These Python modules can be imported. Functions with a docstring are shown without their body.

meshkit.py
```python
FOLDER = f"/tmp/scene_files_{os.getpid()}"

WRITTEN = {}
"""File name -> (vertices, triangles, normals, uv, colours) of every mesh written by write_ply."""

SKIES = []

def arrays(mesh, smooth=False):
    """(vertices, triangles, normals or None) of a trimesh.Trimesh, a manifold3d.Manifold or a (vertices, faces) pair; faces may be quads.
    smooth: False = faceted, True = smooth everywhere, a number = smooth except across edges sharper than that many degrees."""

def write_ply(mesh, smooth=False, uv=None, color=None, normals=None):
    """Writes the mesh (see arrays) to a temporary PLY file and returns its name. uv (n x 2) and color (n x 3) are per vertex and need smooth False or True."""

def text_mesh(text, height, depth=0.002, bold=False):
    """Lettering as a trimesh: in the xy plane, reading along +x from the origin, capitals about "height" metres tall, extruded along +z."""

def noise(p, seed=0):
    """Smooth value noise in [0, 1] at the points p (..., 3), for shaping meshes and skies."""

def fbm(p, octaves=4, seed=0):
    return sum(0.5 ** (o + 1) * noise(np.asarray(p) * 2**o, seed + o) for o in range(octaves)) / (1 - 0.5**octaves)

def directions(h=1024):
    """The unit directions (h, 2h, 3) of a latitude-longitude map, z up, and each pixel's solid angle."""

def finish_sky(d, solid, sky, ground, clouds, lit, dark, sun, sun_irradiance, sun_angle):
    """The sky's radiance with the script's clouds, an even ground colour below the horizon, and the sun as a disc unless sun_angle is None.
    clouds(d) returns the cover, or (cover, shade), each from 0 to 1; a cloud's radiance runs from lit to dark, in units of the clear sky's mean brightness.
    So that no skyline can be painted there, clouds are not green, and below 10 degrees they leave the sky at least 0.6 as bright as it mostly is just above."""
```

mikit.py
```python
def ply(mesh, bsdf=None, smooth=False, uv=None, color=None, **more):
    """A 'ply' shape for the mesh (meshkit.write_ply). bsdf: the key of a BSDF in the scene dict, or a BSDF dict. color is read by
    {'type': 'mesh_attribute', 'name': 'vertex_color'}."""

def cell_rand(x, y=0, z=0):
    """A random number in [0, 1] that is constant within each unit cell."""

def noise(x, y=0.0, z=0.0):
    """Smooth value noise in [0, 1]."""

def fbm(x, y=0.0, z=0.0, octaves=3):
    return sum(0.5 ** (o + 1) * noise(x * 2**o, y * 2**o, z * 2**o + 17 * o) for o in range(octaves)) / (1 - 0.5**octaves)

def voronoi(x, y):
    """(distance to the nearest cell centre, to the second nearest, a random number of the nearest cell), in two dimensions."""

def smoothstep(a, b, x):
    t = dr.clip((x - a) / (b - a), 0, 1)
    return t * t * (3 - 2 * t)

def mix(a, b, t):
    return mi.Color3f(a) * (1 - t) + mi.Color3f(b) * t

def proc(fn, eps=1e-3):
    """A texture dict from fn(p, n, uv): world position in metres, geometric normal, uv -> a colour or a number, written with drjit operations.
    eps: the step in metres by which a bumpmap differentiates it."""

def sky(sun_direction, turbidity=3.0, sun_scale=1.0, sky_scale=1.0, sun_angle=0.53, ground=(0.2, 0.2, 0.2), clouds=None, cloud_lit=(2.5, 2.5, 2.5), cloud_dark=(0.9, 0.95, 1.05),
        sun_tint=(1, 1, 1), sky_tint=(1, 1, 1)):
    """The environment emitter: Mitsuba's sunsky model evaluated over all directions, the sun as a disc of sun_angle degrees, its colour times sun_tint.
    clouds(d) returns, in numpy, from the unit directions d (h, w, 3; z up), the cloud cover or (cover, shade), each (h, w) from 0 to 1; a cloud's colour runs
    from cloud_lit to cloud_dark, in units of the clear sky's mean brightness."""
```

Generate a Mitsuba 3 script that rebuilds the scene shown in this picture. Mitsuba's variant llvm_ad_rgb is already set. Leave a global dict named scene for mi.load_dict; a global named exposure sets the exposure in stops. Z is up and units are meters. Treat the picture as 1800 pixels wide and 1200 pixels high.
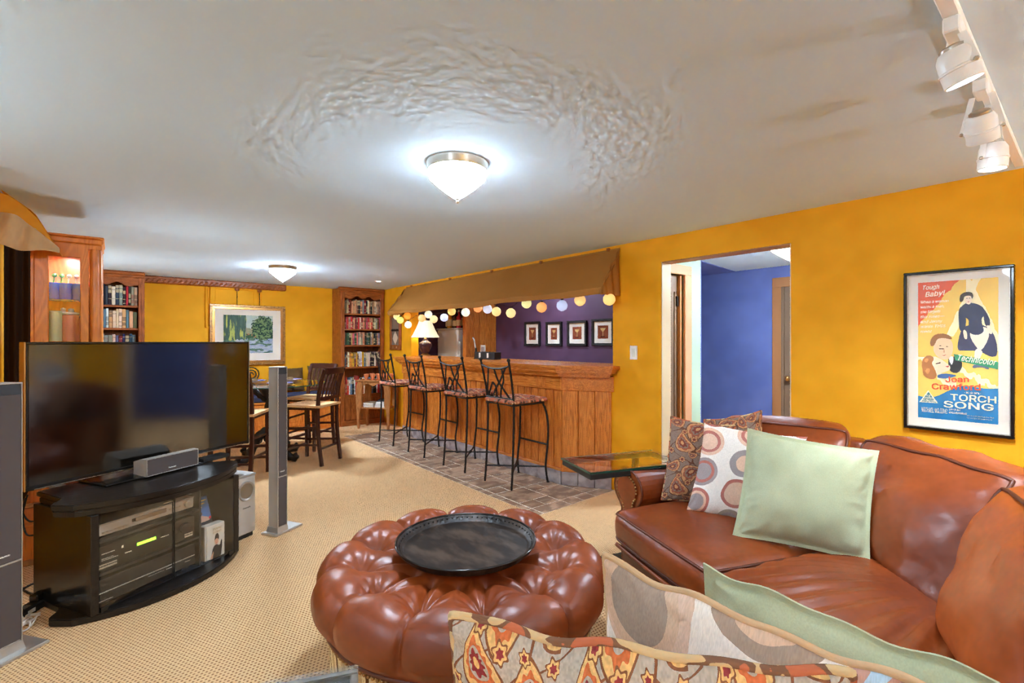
import math, random
import numpy as np, trimesh, drjit as dr, mitsuba as mi, mikit, meshkit
from shapely.geometry import Polygon, box as sbox
from scipy.spatial import ConvexHull
from mikit import noise, fbm, smoothstep, mix, cell_rand, voronoi
rng = random.Random(7)
TF = mi.ScalarTransform4f

# ---------------------------------------------------------------- camera, lights, exposure
exposure = 2.9
FPX, YAW, CAM_H, CEIL = 850.0, math.atan(700 / 850.0), 1.3, 2.135
CF, CR = np.array([math.sin(YAW), math.cos(YAW), 0]), np.array([math.cos(YAW), -math.sin(YAW), 0])
scene, labels = {}, {}
scene['camera'] = {'type': 'perspective', 'fov': math.degrees(2 * math.atan(900 / FPX)), 'fov_axis': 'x', 'near_clip': 0.05, 'far_clip': 60.0,
                   'to_world': TF().look_at(origin=[0, 0, CAM_H], target=[float(CF[0]), float(CF[1]), CAM_H], up=[0, 0, 1])}
DOME_L, HALL_L, SPOT_I, LANTERN_L, FILL_L, CAB_L = 22.0, 36.0, .17, .12, 66.0, 22.0
WARM = np.array([0.80, 1.0, 1.22])
COOL = np.array([0.83, 1.0, 1.15])

# ---------------------------------------------------------------- helpers
def lin(r, g, b):
    c = np.array([r, g, b]) / 255.0
    return tuple(float(x) for x in np.where(c < 0.04045, c / 12.92, ((c + 0.055) / 1.055) ** 2.4))

def rgb(c): return {'type': 'rgb', 'value': [float(x) for x in c]}

def px(u, v, depth):
    "a point seen at pixel (u, v) at this depth, to read places off the photograph"
    return (CF + CR * (u - 900) / FPX + np.array([0, 0, 1.0]) * (600 - v) / FPX) * depth + np.array([0, 0, CAM_H])

def pz(u, v, z):
    return px(u, v, FPX * (CAM_H - z) / (v - 600))

def numbered(key, taken):
    if key not in taken: return key
    n = 1
    while f'{key}_{n:03d}' in taken: n += 1
    return f'{key}_{n:03d}'

TOP, KIDS, COUNT = set(), set(), {}
def _num(key, taken):
    if key not in taken:
        taken.add(key); return key
    n = COUNT.get(key, 0) + 1
    while f'{key}_{n:03d}' in taken: n += 1
    COUNT[key] = n
    key = f'{key}_{n:03d}'; taken.add(key); return key

def thing(name, label, cat, group=None, kind=None):
    key = _num(name, TOP)
    labels[key] = {'label': label, 'category': cat}
    if group: labels[key]['group'] = group
    if kind: labels[key]['kind'] = kind
    return key

def struct(name, label=None):
    key = _num(name, TOP)
    labels[key] = {'kind': 'structure'}
    if label: labels[key]['label'] = label
    return key

def P(mesh, mat='vcol', smooth=False, color=None, uv=None, **more):
    "a shape dict"
    if color is not None:
        v, f, n = meshkit.arrays(mesh, False)
        color = np.tile(np.array(lin(*color)), (len(v), 1)) if np.ndim(color) == 1 else color
        return mikit.ply((v, f), mat, smooth=bool(smooth), color=color, uv=uv, **more)
    return mikit.ply(mesh, mat, smooth=smooth, uv=uv, **more)

def put(key, d, M=None):
    scene[key] = d if M is None else {**d, 'to_world': TF(np.array(M, float))}
    return key

def A(parent, part, mesh, mat='vcol', smooth=False, color=None, uv=None, M=None, label=None, kind=None, **more):
    key = _num(parent + '__' + part, KIDS)
    d = mesh if isinstance(mesh, dict) else P(mesh, mat, smooth, color, uv, **more)
    put(key, d, M)
    if label or kind:
        labels[key] = {}
        if label: labels[key]['label'] = label
        if kind: labels[key]['kind'] = kind
    return key

def solo(key, mesh, mat='vcol', smooth=False, color=None, uv=None, M=None, **more):
    d = mesh if isinstance(mesh, dict) else P(mesh, mat, smooth, color, uv, **more)
    return put(key, d, M)

def cat(*ms):
    ms = [m for g in ms for m in (g if isinstance(g, (list, tuple)) and not isinstance(g, trimesh.Trimesh) else [g])]
    return trimesh.util.concatenate(ms)

def move(m, t=(0, 0, 0), rz=0.0, M=None):
    m = m.copy()
    if rz: m.apply_transform(trimesh.transformations.rotation_matrix(rz, [0, 0, 1]))
    if M is not None: m.apply_transform(M)
    m.apply_translation(t)
    return m

def mat4(t=(0, 0, 0), rz=0.0):
    M = trimesh.transformations.rotation_matrix(rz, [0, 0, 1]); M[:3, 3] = t
    return M

def frame(o, x, y, z=None):
    "matrix whose columns are the axes x, y, z at o"
    x = np.asarray(x, float); x = x / np.linalg.norm(x)
    y = np.asarray(y, float); y = y - x * (y @ x); y = y / np.linalg.norm(y)
    z = np.cross(x, y) if z is None else np.asarray(z, float)
    M = np.eye(4); M[:3, 0], M[:3, 1], M[:3, 2], M[:3, 3] = x, y, z, o
    return M

def hull(pts):
    pts = np.asarray(pts, float)
    h = ConvexHull(pts)
    used = np.unique(h.simplices)
    remap = -np.ones(len(pts), int); remap[used] = np.arange(len(used))
    f, v = remap[h.simplices], pts[used]
    c = v.mean(0)
    n = np.cross(v[f[:, 1]] - v[f[:, 0]], v[f[:, 2]] - v[f[:, 0]])
    flip = ((v[f].mean(1) - c) * n).sum(1) < 0
    f[flip] = f[flip][:, ::-1]
    return trimesh.Trimesh(v, f, process=False)

def box(x0, x1, y0, y1, z0, z1, b=0.003):
    x0, x1 = min(x0, x1), max(x0, x1); y0, y1 = min(y0, y1), max(y0, y1); z0, z1 = min(z0, z1), max(z0, z1)
    b = min(b, (x1 - x0) * .35, (y1 - y0) * .35, (z1 - z0) * .35)
    if b <= 0:
        return hull([(x, y, z) for x in (x0, x1) for y in (y0, y1) for z in (z0, z1)])
    pts = []
    for sx in (0, 1):
        for sy in (0, 1):
            for sz in (0, 1):
                x, y, z = (x1 if sx else x0), (y1 if sy else y0), (z1 if sz else z0)
                dx, dy, dz = (-b if sx else b), (-b if sy else b), (-b if sz else b)
                pts += [(x, y + dy, z + dz), (x + dx, y, z + dz), (x + dx, y + dy, z)]
    return hull(pts)

def bar(a, b, w, t, up=(0, 0, 1), ch=0.002):
    "a straight bar from a to b, w wide (sideways), t thick"
    a, b = np.asarray(a, float), np.asarray(b, float)
    d = b - a; L = np.linalg.norm(d); d = d / L
    s = np.cross(d, up); s = s / np.linalg.norm(s); n = np.cross(s, d)
    m = box(-w / 2, w / 2, -t / 2, t / 2, 0, L, ch)
    M = np.eye(4); M[:3, 0], M[:3, 1], M[:3, 2], M[:3, 3] = s, n, d, a
    m.apply_transform(M)
    if np.linalg.det(M[:3, :3]) < 0: m.invert()
    return m

def tube(pts, r, n=8, closed=False):
    pts = np.asarray(pts, float); k = len(pts)
    r = np.broadcast_to(np.asarray(r, float), (k,))
    t = np.gradient(pts, axis=0) if not closed else np.roll(pts, -1, 0) - np.roll(pts, 1, 0)
    t /= np.linalg.norm(t, axis=1, keepdims=True) + 1e-12
    up = np.array([0, 0, 1.0]) if abs(t[0][2]) < .9 else np.array([1.0, 0, 0])
    x = np.cross(t[0], up); x /= np.linalg.norm(x)
    ang = np.arange(n) * 2 * np.pi / n
    rings = []
    for i in range(k):
        x = x - t[i] * (x @ t[i]); x /= np.linalg.norm(x) + 1e-12
        y = np.cross(t[i], x)
        rings.append(pts[i] + r[i] * (np.cos(ang)[:, None] * x + np.sin(ang)[:, None] * y))
    v = np.vstack(rings); f = []
    for i in range(k if closed else k - 1):
        a, b = i * n, ((i + 1) % k) * n
        for j in range(n):
            j2 = (j + 1) % n
            f += [[a + j, a + j2, b + j2], [a + j, b + j2, b + j]]
    if not closed:
        v = np.vstack([v, pts[0], pts[-1]])
        c0, c1 = len(v) - 2, len(v) - 1
        for j in range(n):
            j2 = (j + 1) % n
            f += [[c0, j2, j], [c1, (k - 1) * n + j, (k - 1) * n + j2]]
    return trimesh.Trimesh(v, np.array(f), process=False)

def curve(pts, n=24):
    "Catmull-Rom through the points"
    p = np.asarray(pts, float)
    p = np.vstack([2 * p[0] - p[1], p, 2 * p[-1] - p[-2]])
    out, seg = [], len(p) - 3
    for s in np.linspace(0, seg, n):
        i = min(int(s), seg - 1); t = s - i
        a, b, c, d = p[i:i + 4]
        out.append(.5 * (2 * b + (c - a) * t + (2 * a - 5 * b + 4 * c - d) * t * t + (3 * b - a - 3 * c + d) * t ** 3))
    return np.array(out)

def lathe(prof, n=32):
    prof = np.asarray(prof, float)
    ang = np.arange(n) * 2 * np.pi / n
    v = np.concatenate([np.stack([p[0] * np.cos(ang), p[0] * np.sin(ang), np.full(n, p[1])], 1) for p in prof])
    f = []
    for i in range(len(prof) - 1):
        for j in range(n):
            j2 = (j + 1) % n
            a, b, c, d = i * n + j, i * n + j2, (i + 1) * n + j2, (i + 1) * n + j
            f += [[a, b, c], [a, c, d]]
    m = trimesh.Trimesh(v, np.array(f), process=False)
    m.merge_vertices(); m.update_faces(m.nondegenerate_faces()); m.remove_unreferenced_vertices()
    if m.volume < 0: m.invert()
    return m

def ext(poly, h):
    "extrude a shapely polygon (or a list of points) along +z"
    if not isinstance(poly, Polygon): poly = Polygon(poly)
    if not poly.is_valid: poly = poly.buffer(0)
    gs = getattr(poly, 'geoms', [poly])
    return cat([trimesh.creation.extrude_polygon(g, h, engine='earcut') for g in gs if g.area > 1e-9])

YZX = np.array([[0, 0, 1, 0], [1, 0, 0, 0], [0, 1, 0, 0], [0, 0, 0, 1.0]])   # (a, b, h) -> x = h, y = a, z = b
XZY = np.array([[1, 0, 0, 0], [0, 0, -1, 0], [0, 1, 0, 0], [0, 0, 0, 1.0]])  # (a, b, h) -> x = a, z = b, y = -h
def wall_yz(poly, x0, x1):
    m = ext(poly, x1 - x0); m.apply_transform(YZX); m.apply_translation([x0, 0, 0]); return m
def wall_xz(poly, y0, y1):
    m = ext(poly, y1 - y0); m.apply_transform(XZY); m.apply_translation([0, y1, 0]); return m

def chaikin(p, n=2, closed=True):
    p = np.asarray(p, float)
    for _ in range(n):
        q = np.roll(p, -1, 0) if closed else p[1:]
        a = p if closed else p[:-1]
        p = np.stack([.75 * a + .25 * q, .25 * a + .75 * q], 1).reshape(-1, p.shape[1])
    return p

_grid = {}
def cube_grid(N):
    if N in _grid: return _grid[N]
    g = np.linspace(-1, 1, N + 1); vs, fs, off = [], [], 0
    for ax in range(3):
        for s in (-1, 1):
            a, b = np.meshgrid(g, g, indexing='ij')
            p = np.zeros(((N + 1) ** 2, 3)); p[:, ax] = s
            p[:, (ax + 1) % 3], p[:, (ax + 2) % 3] = a.ravel(), b.ravel()
            i = np.arange((N + 1) ** 2).reshape(N + 1, N + 1)
            q = np.stack([i[:-1, :-1], i[1:, :-1], i[1:, 1:], i[:-1, 1:]], -1).reshape(-1, 4)
            if s < 0: q = q[:, ::-1]
            vs.append(p); fs.append(q + off); off += len(p)
    v, f = np.vstack(vs), np.vstack(fs)
    key = np.round(v * 1000).astype(int)
    _, idx, inv = np.unique(key, axis=0, return_index=True, return_inverse=True)
    inv = inv.ravel()
    f = inv[f]
    f = np.vstack([f[:, [0, 1, 2]], f[:, [0, 2, 3]]])
    _grid[N] = (v[idx], f)
    return _grid[N]

def trilin(q, c):
    "c: 8 corners ordered 000,100,110,010 (bottom) then 001,101,111,011"
    c = np.asarray(c, float); u = (q + 1) / 2
    x, y, z = u[:, :1], u[:, 1:2], u[:, 2:3]
    lo = c[0] * (1 - x) * (1 - y) + c[1] * x * (1 - y) + c[2] * x * y + c[3] * (1 - x) * y
    hi = c[4] * (1 - x) * (1 - y) + c[5] * x * (1 - y) + c[6] * x * y + c[7] * (1 - x) * y
    return lo * (1 - z) + hi * z

def puff(c, r=0.05, bulge=(0, 0, 0, 0, 0, 0), N=20, wr=0.0, seed=0, freq=5.0, path=None):
    "a rounded, bulging cushion filling the eight corners; bulge in metres at -x, +x, -y, +y, -z, +z"
    c = np.asarray(c, float)
    size = np.array([np.linalg.norm(c[1] - c[0] + c[6] - c[7]), np.linalg.norm(c[3] - c[0] + c[6] - c[5]), np.linalg.norm(c[4] - c[0] + c[6] - c[2])]) / 2
    v, f = cube_grid(N)
    if path is not None: v = np.asarray(path, float)
    h = size / 2; r = min(r, h.min() * .98)
    p = np.sin(v * np.pi / 2 * .93) / np.sin(np.pi / 2 * .93) * h
    q = np.clip(p, -(h - r), h - r); d = p - q
    L = np.linalg.norm(d, axis=1, keepdims=True)
    p = np.where(L > 1e-9, q + d / np.maximum(L, 1e-9) * r, p)
    w = p / h
    for k in range(3):
        o = [i for i in range(3) if i != k]
        fall = (1 - w[:, o[0]] ** 2).clip(0) * (1 - w[:, o[1]] ** 2).clip(0)
        p[:, k] += np.where(w[:, k] > 0, bulge[2 * k + 1], -bulge[2 * k]) * fall * np.abs(w[:, k])
    m = trilin(p / h, c)
    if path is not None:      # points on the cushion's surface, for its seams
        d_ = m - c.mean(0); d_ /= np.linalg.norm(d_, axis=1, keepdims=True)
        return m + d_ * (.004 + (meshkit.fbm(m * freq, 3, seed) - .5) * 2 * wr)[:, None]
    tm = trimesh.Trimesh(m, f, process=False)
    if tm.volume < 0: tm.invert()
    if wr:
        n = tm.vertex_normals
        tm.vertices = tm.vertices + n * ((meshkit.fbm(m * freq, 3, seed) - .5) * 2 * wr)[:, None]
    return tm

def pillow(BL, BR, TR, TL, T=0.08, N=34, pinch=0.07, wr=0.004, seed=1, flange=0.0, wave=0.0):
    "a square cushion: corners in space, half thickness T; returns (mesh, uv, rim points)"
    BL, BR, TR, TL = (np.asarray(x, float) for x in (BL, BR, TR, TL))
    nrm = np.cross(BR - BL, TL - BL); nrm /= np.linalg.norm(nrm)
    g = np.sin(np.linspace(-1, 1, N + 1) * np.pi / 2 * .96) / np.sin(np.pi / 2 * .96)
    u, v = np.meshgrid(g, g, indexing='ij')
    fl = 1 - flange
    def mid(u, v):
        uu = u * (1 - pinch * (1 - v ** 2)); vv = v * (1 - pinch * (1 - u ** 2))
        a, b = (uu[..., None] + 1) / 2, (vv[..., None] + 1) / 2
        return BL * (1 - a) * (1 - b) + BR * a * (1 - b) + TR * a * b + TL * (1 - a) * b
    m = mid(u, v)
    if wave:
        up_ = (TL - BL) / np.linalg.norm(TL - BL)
        m = m + up_ * (wave * (np.sin(u * 5.3 + seed) + .5 * np.sin(u * 11 + seed * 2)) * np.clip(v, 0, 1) ** 2 * (1 - u ** 4))[..., None] + nrm * (wave * np.sin(u * 4.1 + seed) * np.clip(v, 0, 1))[..., None]
    iu, iv = np.clip(np.abs(u) / fl, 0, 1), np.clip(np.abs(v) / fl, 0, 1)
    h = T * ((1 - iu ** 2.4) * (1 - iv ** 2.4)) ** .55 + 0.003
    w = (meshkit.fbm(np.stack([u * 3, v * 3, u * 0 + seed], -1), 3, seed) - .5) * 2 * wr
    edge = np.clip(1 - np.minimum(1 - iu, 1 - iv) / .35, 0, 1)
    ang = np.sin((np.arctan2(v, u)) * 23 + meshkit.noise(np.stack([u * 4, v * 4, u * 0], -1), seed) * 8)
    h2 = h + (w + edge * ang * wr * 1.1) * (h > .006)
    front, back = m + nrm * h2[..., None], m - nrm * h[..., None]
    n1 = N + 1; i = np.arange(n1 * n1).reshape(n1, n1)
    q = np.stack([i[:-1, :-1], i[1:, :-1], i[1:, 1:], i[:-1, 1:]], -1).reshape(-1, 4)
    qb = q[:, ::-1] + n1 * n1
    rim = np.concatenate([i[:, 0], i[-1, 1:], i[::-1, -1][1:], i[0, ::-1][1:-1]])
    r2 = np.roll(rim, -1)
    side = np.stack([rim, rim + n1 * n1, r2 + n1 * n1, r2], -1)
    f = np.vstack([q, qb, side]); f = np.vstack([f[:, [0, 1, 2]], f[:, [0, 2, 3]]])
    V = np.vstack([front.reshape(-1, 3), back.reshape(-1, 3)])
    W, H = np.linalg.norm(BR - BL), np.linalg.norm(TL - BL)
    uv1 = np.stack([(u.ravel() + 1) / 2 * W, (v.ravel() + 1) / 2 * H], 1)
    tm = trimesh.Trimesh(V, f, process=False)
    if tm.volume < 0: tm.invert()
    return tm, np.vstack([uv1, uv1]), m.reshape(-1, 3)[rim]

def text(s, height, o, x, y, color=None, mat='vcol', depth=0.0015, bold=True, width=None, slant=0.0):
    m = meshkit.text_mesh(s, height, depth, bold)
    if slant: m.vertices[:, 0] += slant * m.vertices[:, 1]
    if width:
        ext_ = m.vertices[:, 0].max()
        m.vertices[:, 0] *= width / ext_
    m.apply_transform(frame(o, x, y))
    return m

# ---------------------------------------------------------------- materials
def two(d): return {'type': 'twosided', 'bsdf': d}
def prin(c, rough=.5, spec=.5, metal=0., **k):
    return {'type': 'principled', 'base_color': c if isinstance(c, dict) else rgb(c), 'roughness': rough, 'specular': spec, 'metallic': metal, **k}
def bump(d, fn, h, eps=.002): return {'type': 'bumpmap', 'arbitrary': mikit.proc(fn, eps), 'scale': h, 'bsdf': d}
def M_(name, d, two_=True): scene[name] = two(d) if two_ else d

VC = {'type': 'mesh_attribute', 'name': 'vertex_color'}
M_('vcol', prin(VC, .6, .35))
M_('vgloss', prin(VC, .22, .5))
M_('vmetal', prin(VC, .3, .5, .9))

def plaster(c0, c1, s=1.6):
    def fn(p, n, uv):
        t = fbm(p.x * s + 3, p.y * s, p.z * s, 4) * .65 + fbm(p.x * s * 5, p.y * s * 5, p.z * s * 5, 2) * .35
        return mix(c0, c1, smoothstep(.3, .72, t))
    return mikit.proc(fn)
M_('wall_gold', prin(plaster(lin(220, 151, 21), lin(234, 166, 32)), .7, .2))
M_('wall_purple', prin(plaster(lin(84, 56, 80), lin(98, 67, 93), 1.2), .65, .3))
M_('wall_blue', prin(plaster(lin(88, 102, 160), lin(102, 116, 174), 1.2), .65, .3))
M_('wall_green', prin(lin(172, 190, 164), .7, .2))
M_('wall_pale_bounce', prin(lin(206, 206, 198), .8, .1))  # for unseen near walls, paler than the room to cut yellow bounce
M_('salmon', prin(lin(200, 146, 108), .55, .3))
M_('brown_paint', prin(lin(160, 108, 66), .5, .35))
M_('jamb_white', prin(lin(216, 192, 156), .6, .3))
M_('door_brown', prin(lin(116, 92, 72), .45, .35))
M_('ceiling_paint', bump(prin(lin(190, 205, 213), .85, .1), lambda p, n, uv: fbm(p.x * 40, p.y * 40, 0., 3), .006, .004))

def carpet(p, n, uv):
    a, b = p.x * 62.0, p.y * 62.0
    r, q = dr.floor(b), dr.floor(b) * .5
    cx = (a + q) - dr.floor(a + q) - .5
    cy = b - r - .5
    hole = 1 - smoothstep(.18, .4, dr.sqrt(cx * cx * 1.1 + cy * cy * 1.3))
    big = fbm(p.x * 1.3, p.y * 1.3, 0., 3)
    hair = noise(p.x * 260, p.y * 260, 0.)
    base = mix(lin(212, 170, 122), lin(228, 190, 144), big * .6 + hair * .5)
    return base * (1 - hole) + mi.Color3f(*lin(146, 98, 54)) * hole
def carpet_h(p, n, uv):
    a, b = p.x * 62.0, p.y * 62.0
    q = dr.floor(b) * .5
    cx = (a + q) - dr.floor(a + q) - .5
    cy = b - dr.floor(b) - .5
    return smoothstep(.1, .45, dr.sqrt(cx * cx * 1.1 + cy * cy * 1.3))
M_('carpet', bump(prin(mikit.proc(carpet), .95, .05), carpet_h, .003, .003))

def slate(p, n, uv):
    cell = noise(p.x * 2.2, p.y * 2.2, 5.)
    streak = fbm(p.x * 9 + fbm(p.x * 6, p.y * 6, p.z * 6) * 3, p.y * 15, p.z * 9, 4)
    c = mix(lin(130, 104, 84), lin(174, 146, 122), smoothstep(.3, .75, streak))
    return c * (.8 + .4 * cell)
M_('slate_tile', bump(prin(mikit.proc(slate), .42, .4), lambda p, n, uv: fbm(p.x * 25, p.y * 60, p.z * 25, 3), .0025, .003))
M_('slate_grey', prin(mikit.proc(lambda p, n, uv: mix(lin(134, 120, 120), lin(178, 166, 164), smoothstep(.3, .75, fbm(p.x * 14, p.y * 14, p.z * 14, 4)))), .45, .4))
M_('grout', prin(lin(222, 210, 194), .9, .1))

def wood(axis, c0, c1, c2, k=26.0, plank=0.0):
    def fn(p, n, uv):
        a = [p.x, p.y, p.z][axis]
        b, c = [[p.y, p.z], [p.x, p.z], [p.x, p.y]][axis]
        tone = .5
        if plank:
            i = dr.floor((b + c * .9) / plank)
            tone = cell_rand(i, 3, 1); a = a + tone * 7
        w = noise(a * 1.3, b * 5, c * 5) * 1.3
        ring = fbm(b * k + w * 2.2, c * k + w, a * 1.2, 3)
        lines = dr.abs(ring * 9 - dr.floor(ring * 9) - .5) * 2
        pore = noise(b * 320, c * 320, a * 14)
        col = mix(c0, c1, smoothstep(.15, .9, lines) * .75 + (tone - .5) * .5)
        return mix(col, c2, smoothstep(.62, .95, pore) * .5)
    return mikit.proc(fn)
OAK = (lin(184, 98, 34), lin(216, 136, 56), lin(120, 58, 20))
M_('oak_z', prin(wood(2, *OAK, 24., .11), .35, .5))
M_('oak_y', prin(wood(1, *OAK), .3, .5))
M_('oak_x', prin(wood(0, *OAK), .3, .5))
DOAK = (lin(136, 70, 28), lin(170, 94, 42), lin(86, 40, 16))
M_('shelf_z', prin(wood(2, *DOAK, 20.), .4, .45))
M_('shelf_x', prin(wood(0, *DOAK, 20.), .4, .45))
M_('cherry', prin(wood(2, lin(200, 112, 40), lin(218, 132, 54), lin(176, 92, 32), 7.), .3, .5))
M_('end_table_wood', prin(wood(2, lin(160, 102, 56), lin(184, 124, 72), lin(120, 70, 36), 14.), .4, .45))
M_('espresso', prin(wood(0, lin(22, 17, 14), lin(30, 23, 19), lin(14, 11, 9), 30.), .3, .4))
M_('chair_wood', prin(lin(52, 24, 20), .3, .5))
M_('iron', prin(lin(38, 35, 34), .45, .5, .6))
M_('black_gloss', prin(lin(16, 15, 15), .12, .5))
M_('black_matt', prin(lin(24, 23, 23), .5, .4))
M_('screen', {'type': 'roughconductor', 'distribution': 'ggx', 'alpha': .008, 'eta': 1.5, 'k': 1.1, 'specular_reflectance': rgb((.58, .56, .54))})
M_('silver', prin(lin(186, 182, 176), .35, .5, .7))
M_('silver_paint', prin(lin(190, 182, 172), .4, .5, .2))
M_('nickel', prin(lin(180, 170, 156), .28, .5, .9))
M_('brass', prin(lin(190, 140, 80), .3, .5, .9))
M_('grille', bump(prin(lin(78, 70, 68), .8, .2), lambda p, n, uv: noise(p.x * 500, p.y * 500, p.z * 500), .001))
M_('white_paint', prin(lin(236, 233, 226), .4, .4))
M_('fridge_white', prin(lin(226, 222, 212), .35, .4))
M_('track_white', prin(lin(228, 224, 216), .35, .5))

def leather_c(c0, c1):
    return mikit.proc(lambda p, n, uv: mix(c0, c1, smoothstep(.25, .8, fbm(p.x * 3.5, p.y * 3.5, p.z * 3.5, 3))) * (.92 + .16 * noise(p.x * 60, p.y * 60, p.z * 60)))
def leather_h(p, n, uv):
    return fbm(p.x * 14, p.y * 14, p.z * 14, 3) * .8 + noise(p.x * 420, p.y * 420, p.z * 420) * .03
M_('leather', bump(prin(leather_c(lin(102, 41, 14), lin(130, 57, 20)), .37, .5), leather_h, .006, .004))
M_('leather_orange', bump(prin(leather_c(lin(142, 62, 20), lin(164, 76, 27)), .36, .45), leather_h, .006, .004))
M_('leather_dark', prin(lin(84, 36, 18), .4, .4))
M_('button_brass', prin(lin(150, 110, 66), .3, .5, .8))
def stripes(p, n, uv):
    t = uv.x * 36.0; i = t - dr.floor(t)
    weave = noise(p.x * 300, p.y * 300, p.z * 200)
    c = mix(lin(186, 158, 112), lin(222, 200, 158), weave)
    c = dr.select(i < .16, mi.Color3f(*lin(96, 62, 34)), c)
    return dr.select((i > .5) & (i < .8), mix(lin(150, 118, 74), lin(196, 168, 120), weave), c)
M_('stripe_fabric', prin(mikit.proc(stripes), .9, .1))
M_('tray', bump(prin(mikit.proc(lambda p, n, uv: mix(lin(24, 17, 13), lin(60, 46, 36), smoothstep(.3, .75, fbm(p.x * 22, p.y * 9, 0., 4)))), .42, .3), lambda p, n, uv: fbm(p.x * 90, p.y * 90, 0., 3), .0025))

def mint_c(p, n, uv): return mix(lin(154, 158, 126), lin(178, 182, 150), fbm(uv.x * 9, uv.y * 9, 0., 3)) * (.94 + .12 * noise(uv.x * 500, uv.y * 500, 0.))
M_('mint_fabric', bump(prin(mikit.proc(mint_c), .75, .2, sheen=.5), lambda p, n, uv: fbm(uv.x * 14, uv.y * 5, 0., 3), .01, .004))

def rings_tex(base, pal, sx, sy, ox=0., oy=0., asp=1.25):
    def fn(p, n, uv):
        a, b = (uv.x + ox) / sx, (uv.y + oy) / sy
        col = dr.floor(a)
        b = b + .5 * (col - 2 * dr.floor(col / 2))
        row = dr.floor(b)
        x, y = a - col - .5, b - row - .5
        w = (noise(uv.x * 22, uv.y * 22, 1.) - .5) * .03
        d = dr.sqrt(x * x * (sx / sy) ** 2 * asp + y * y) + w
        k = cell_rand(col, row, 4)
        weave = .9 + .2 * noise(uv.x * 700, uv.y * 250, 0.)
        def pick(s):
            t = cell_rand(col, row, s) * len(pal)
            c = mi.Color3f(*pal[0])
            for i in range(1, len(pal)): c = dr.select(t > i, mi.Color3f(*pal[i]), c)
            return c
        c = mi.Color3f(*base)
        c = dr.select(d < .46, pick(11), c)
        c = dr.select(d < .36, pick(12), c)
        c = dr.select(d < .27, pick(13), c)
        return c * weave
    return mikit.proc(fn)
RP = [lin(222, 190, 164), lin(168, 142, 122), lin(184, 112, 92), lin(150, 132, 120), lin(206, 176, 150)]
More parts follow.
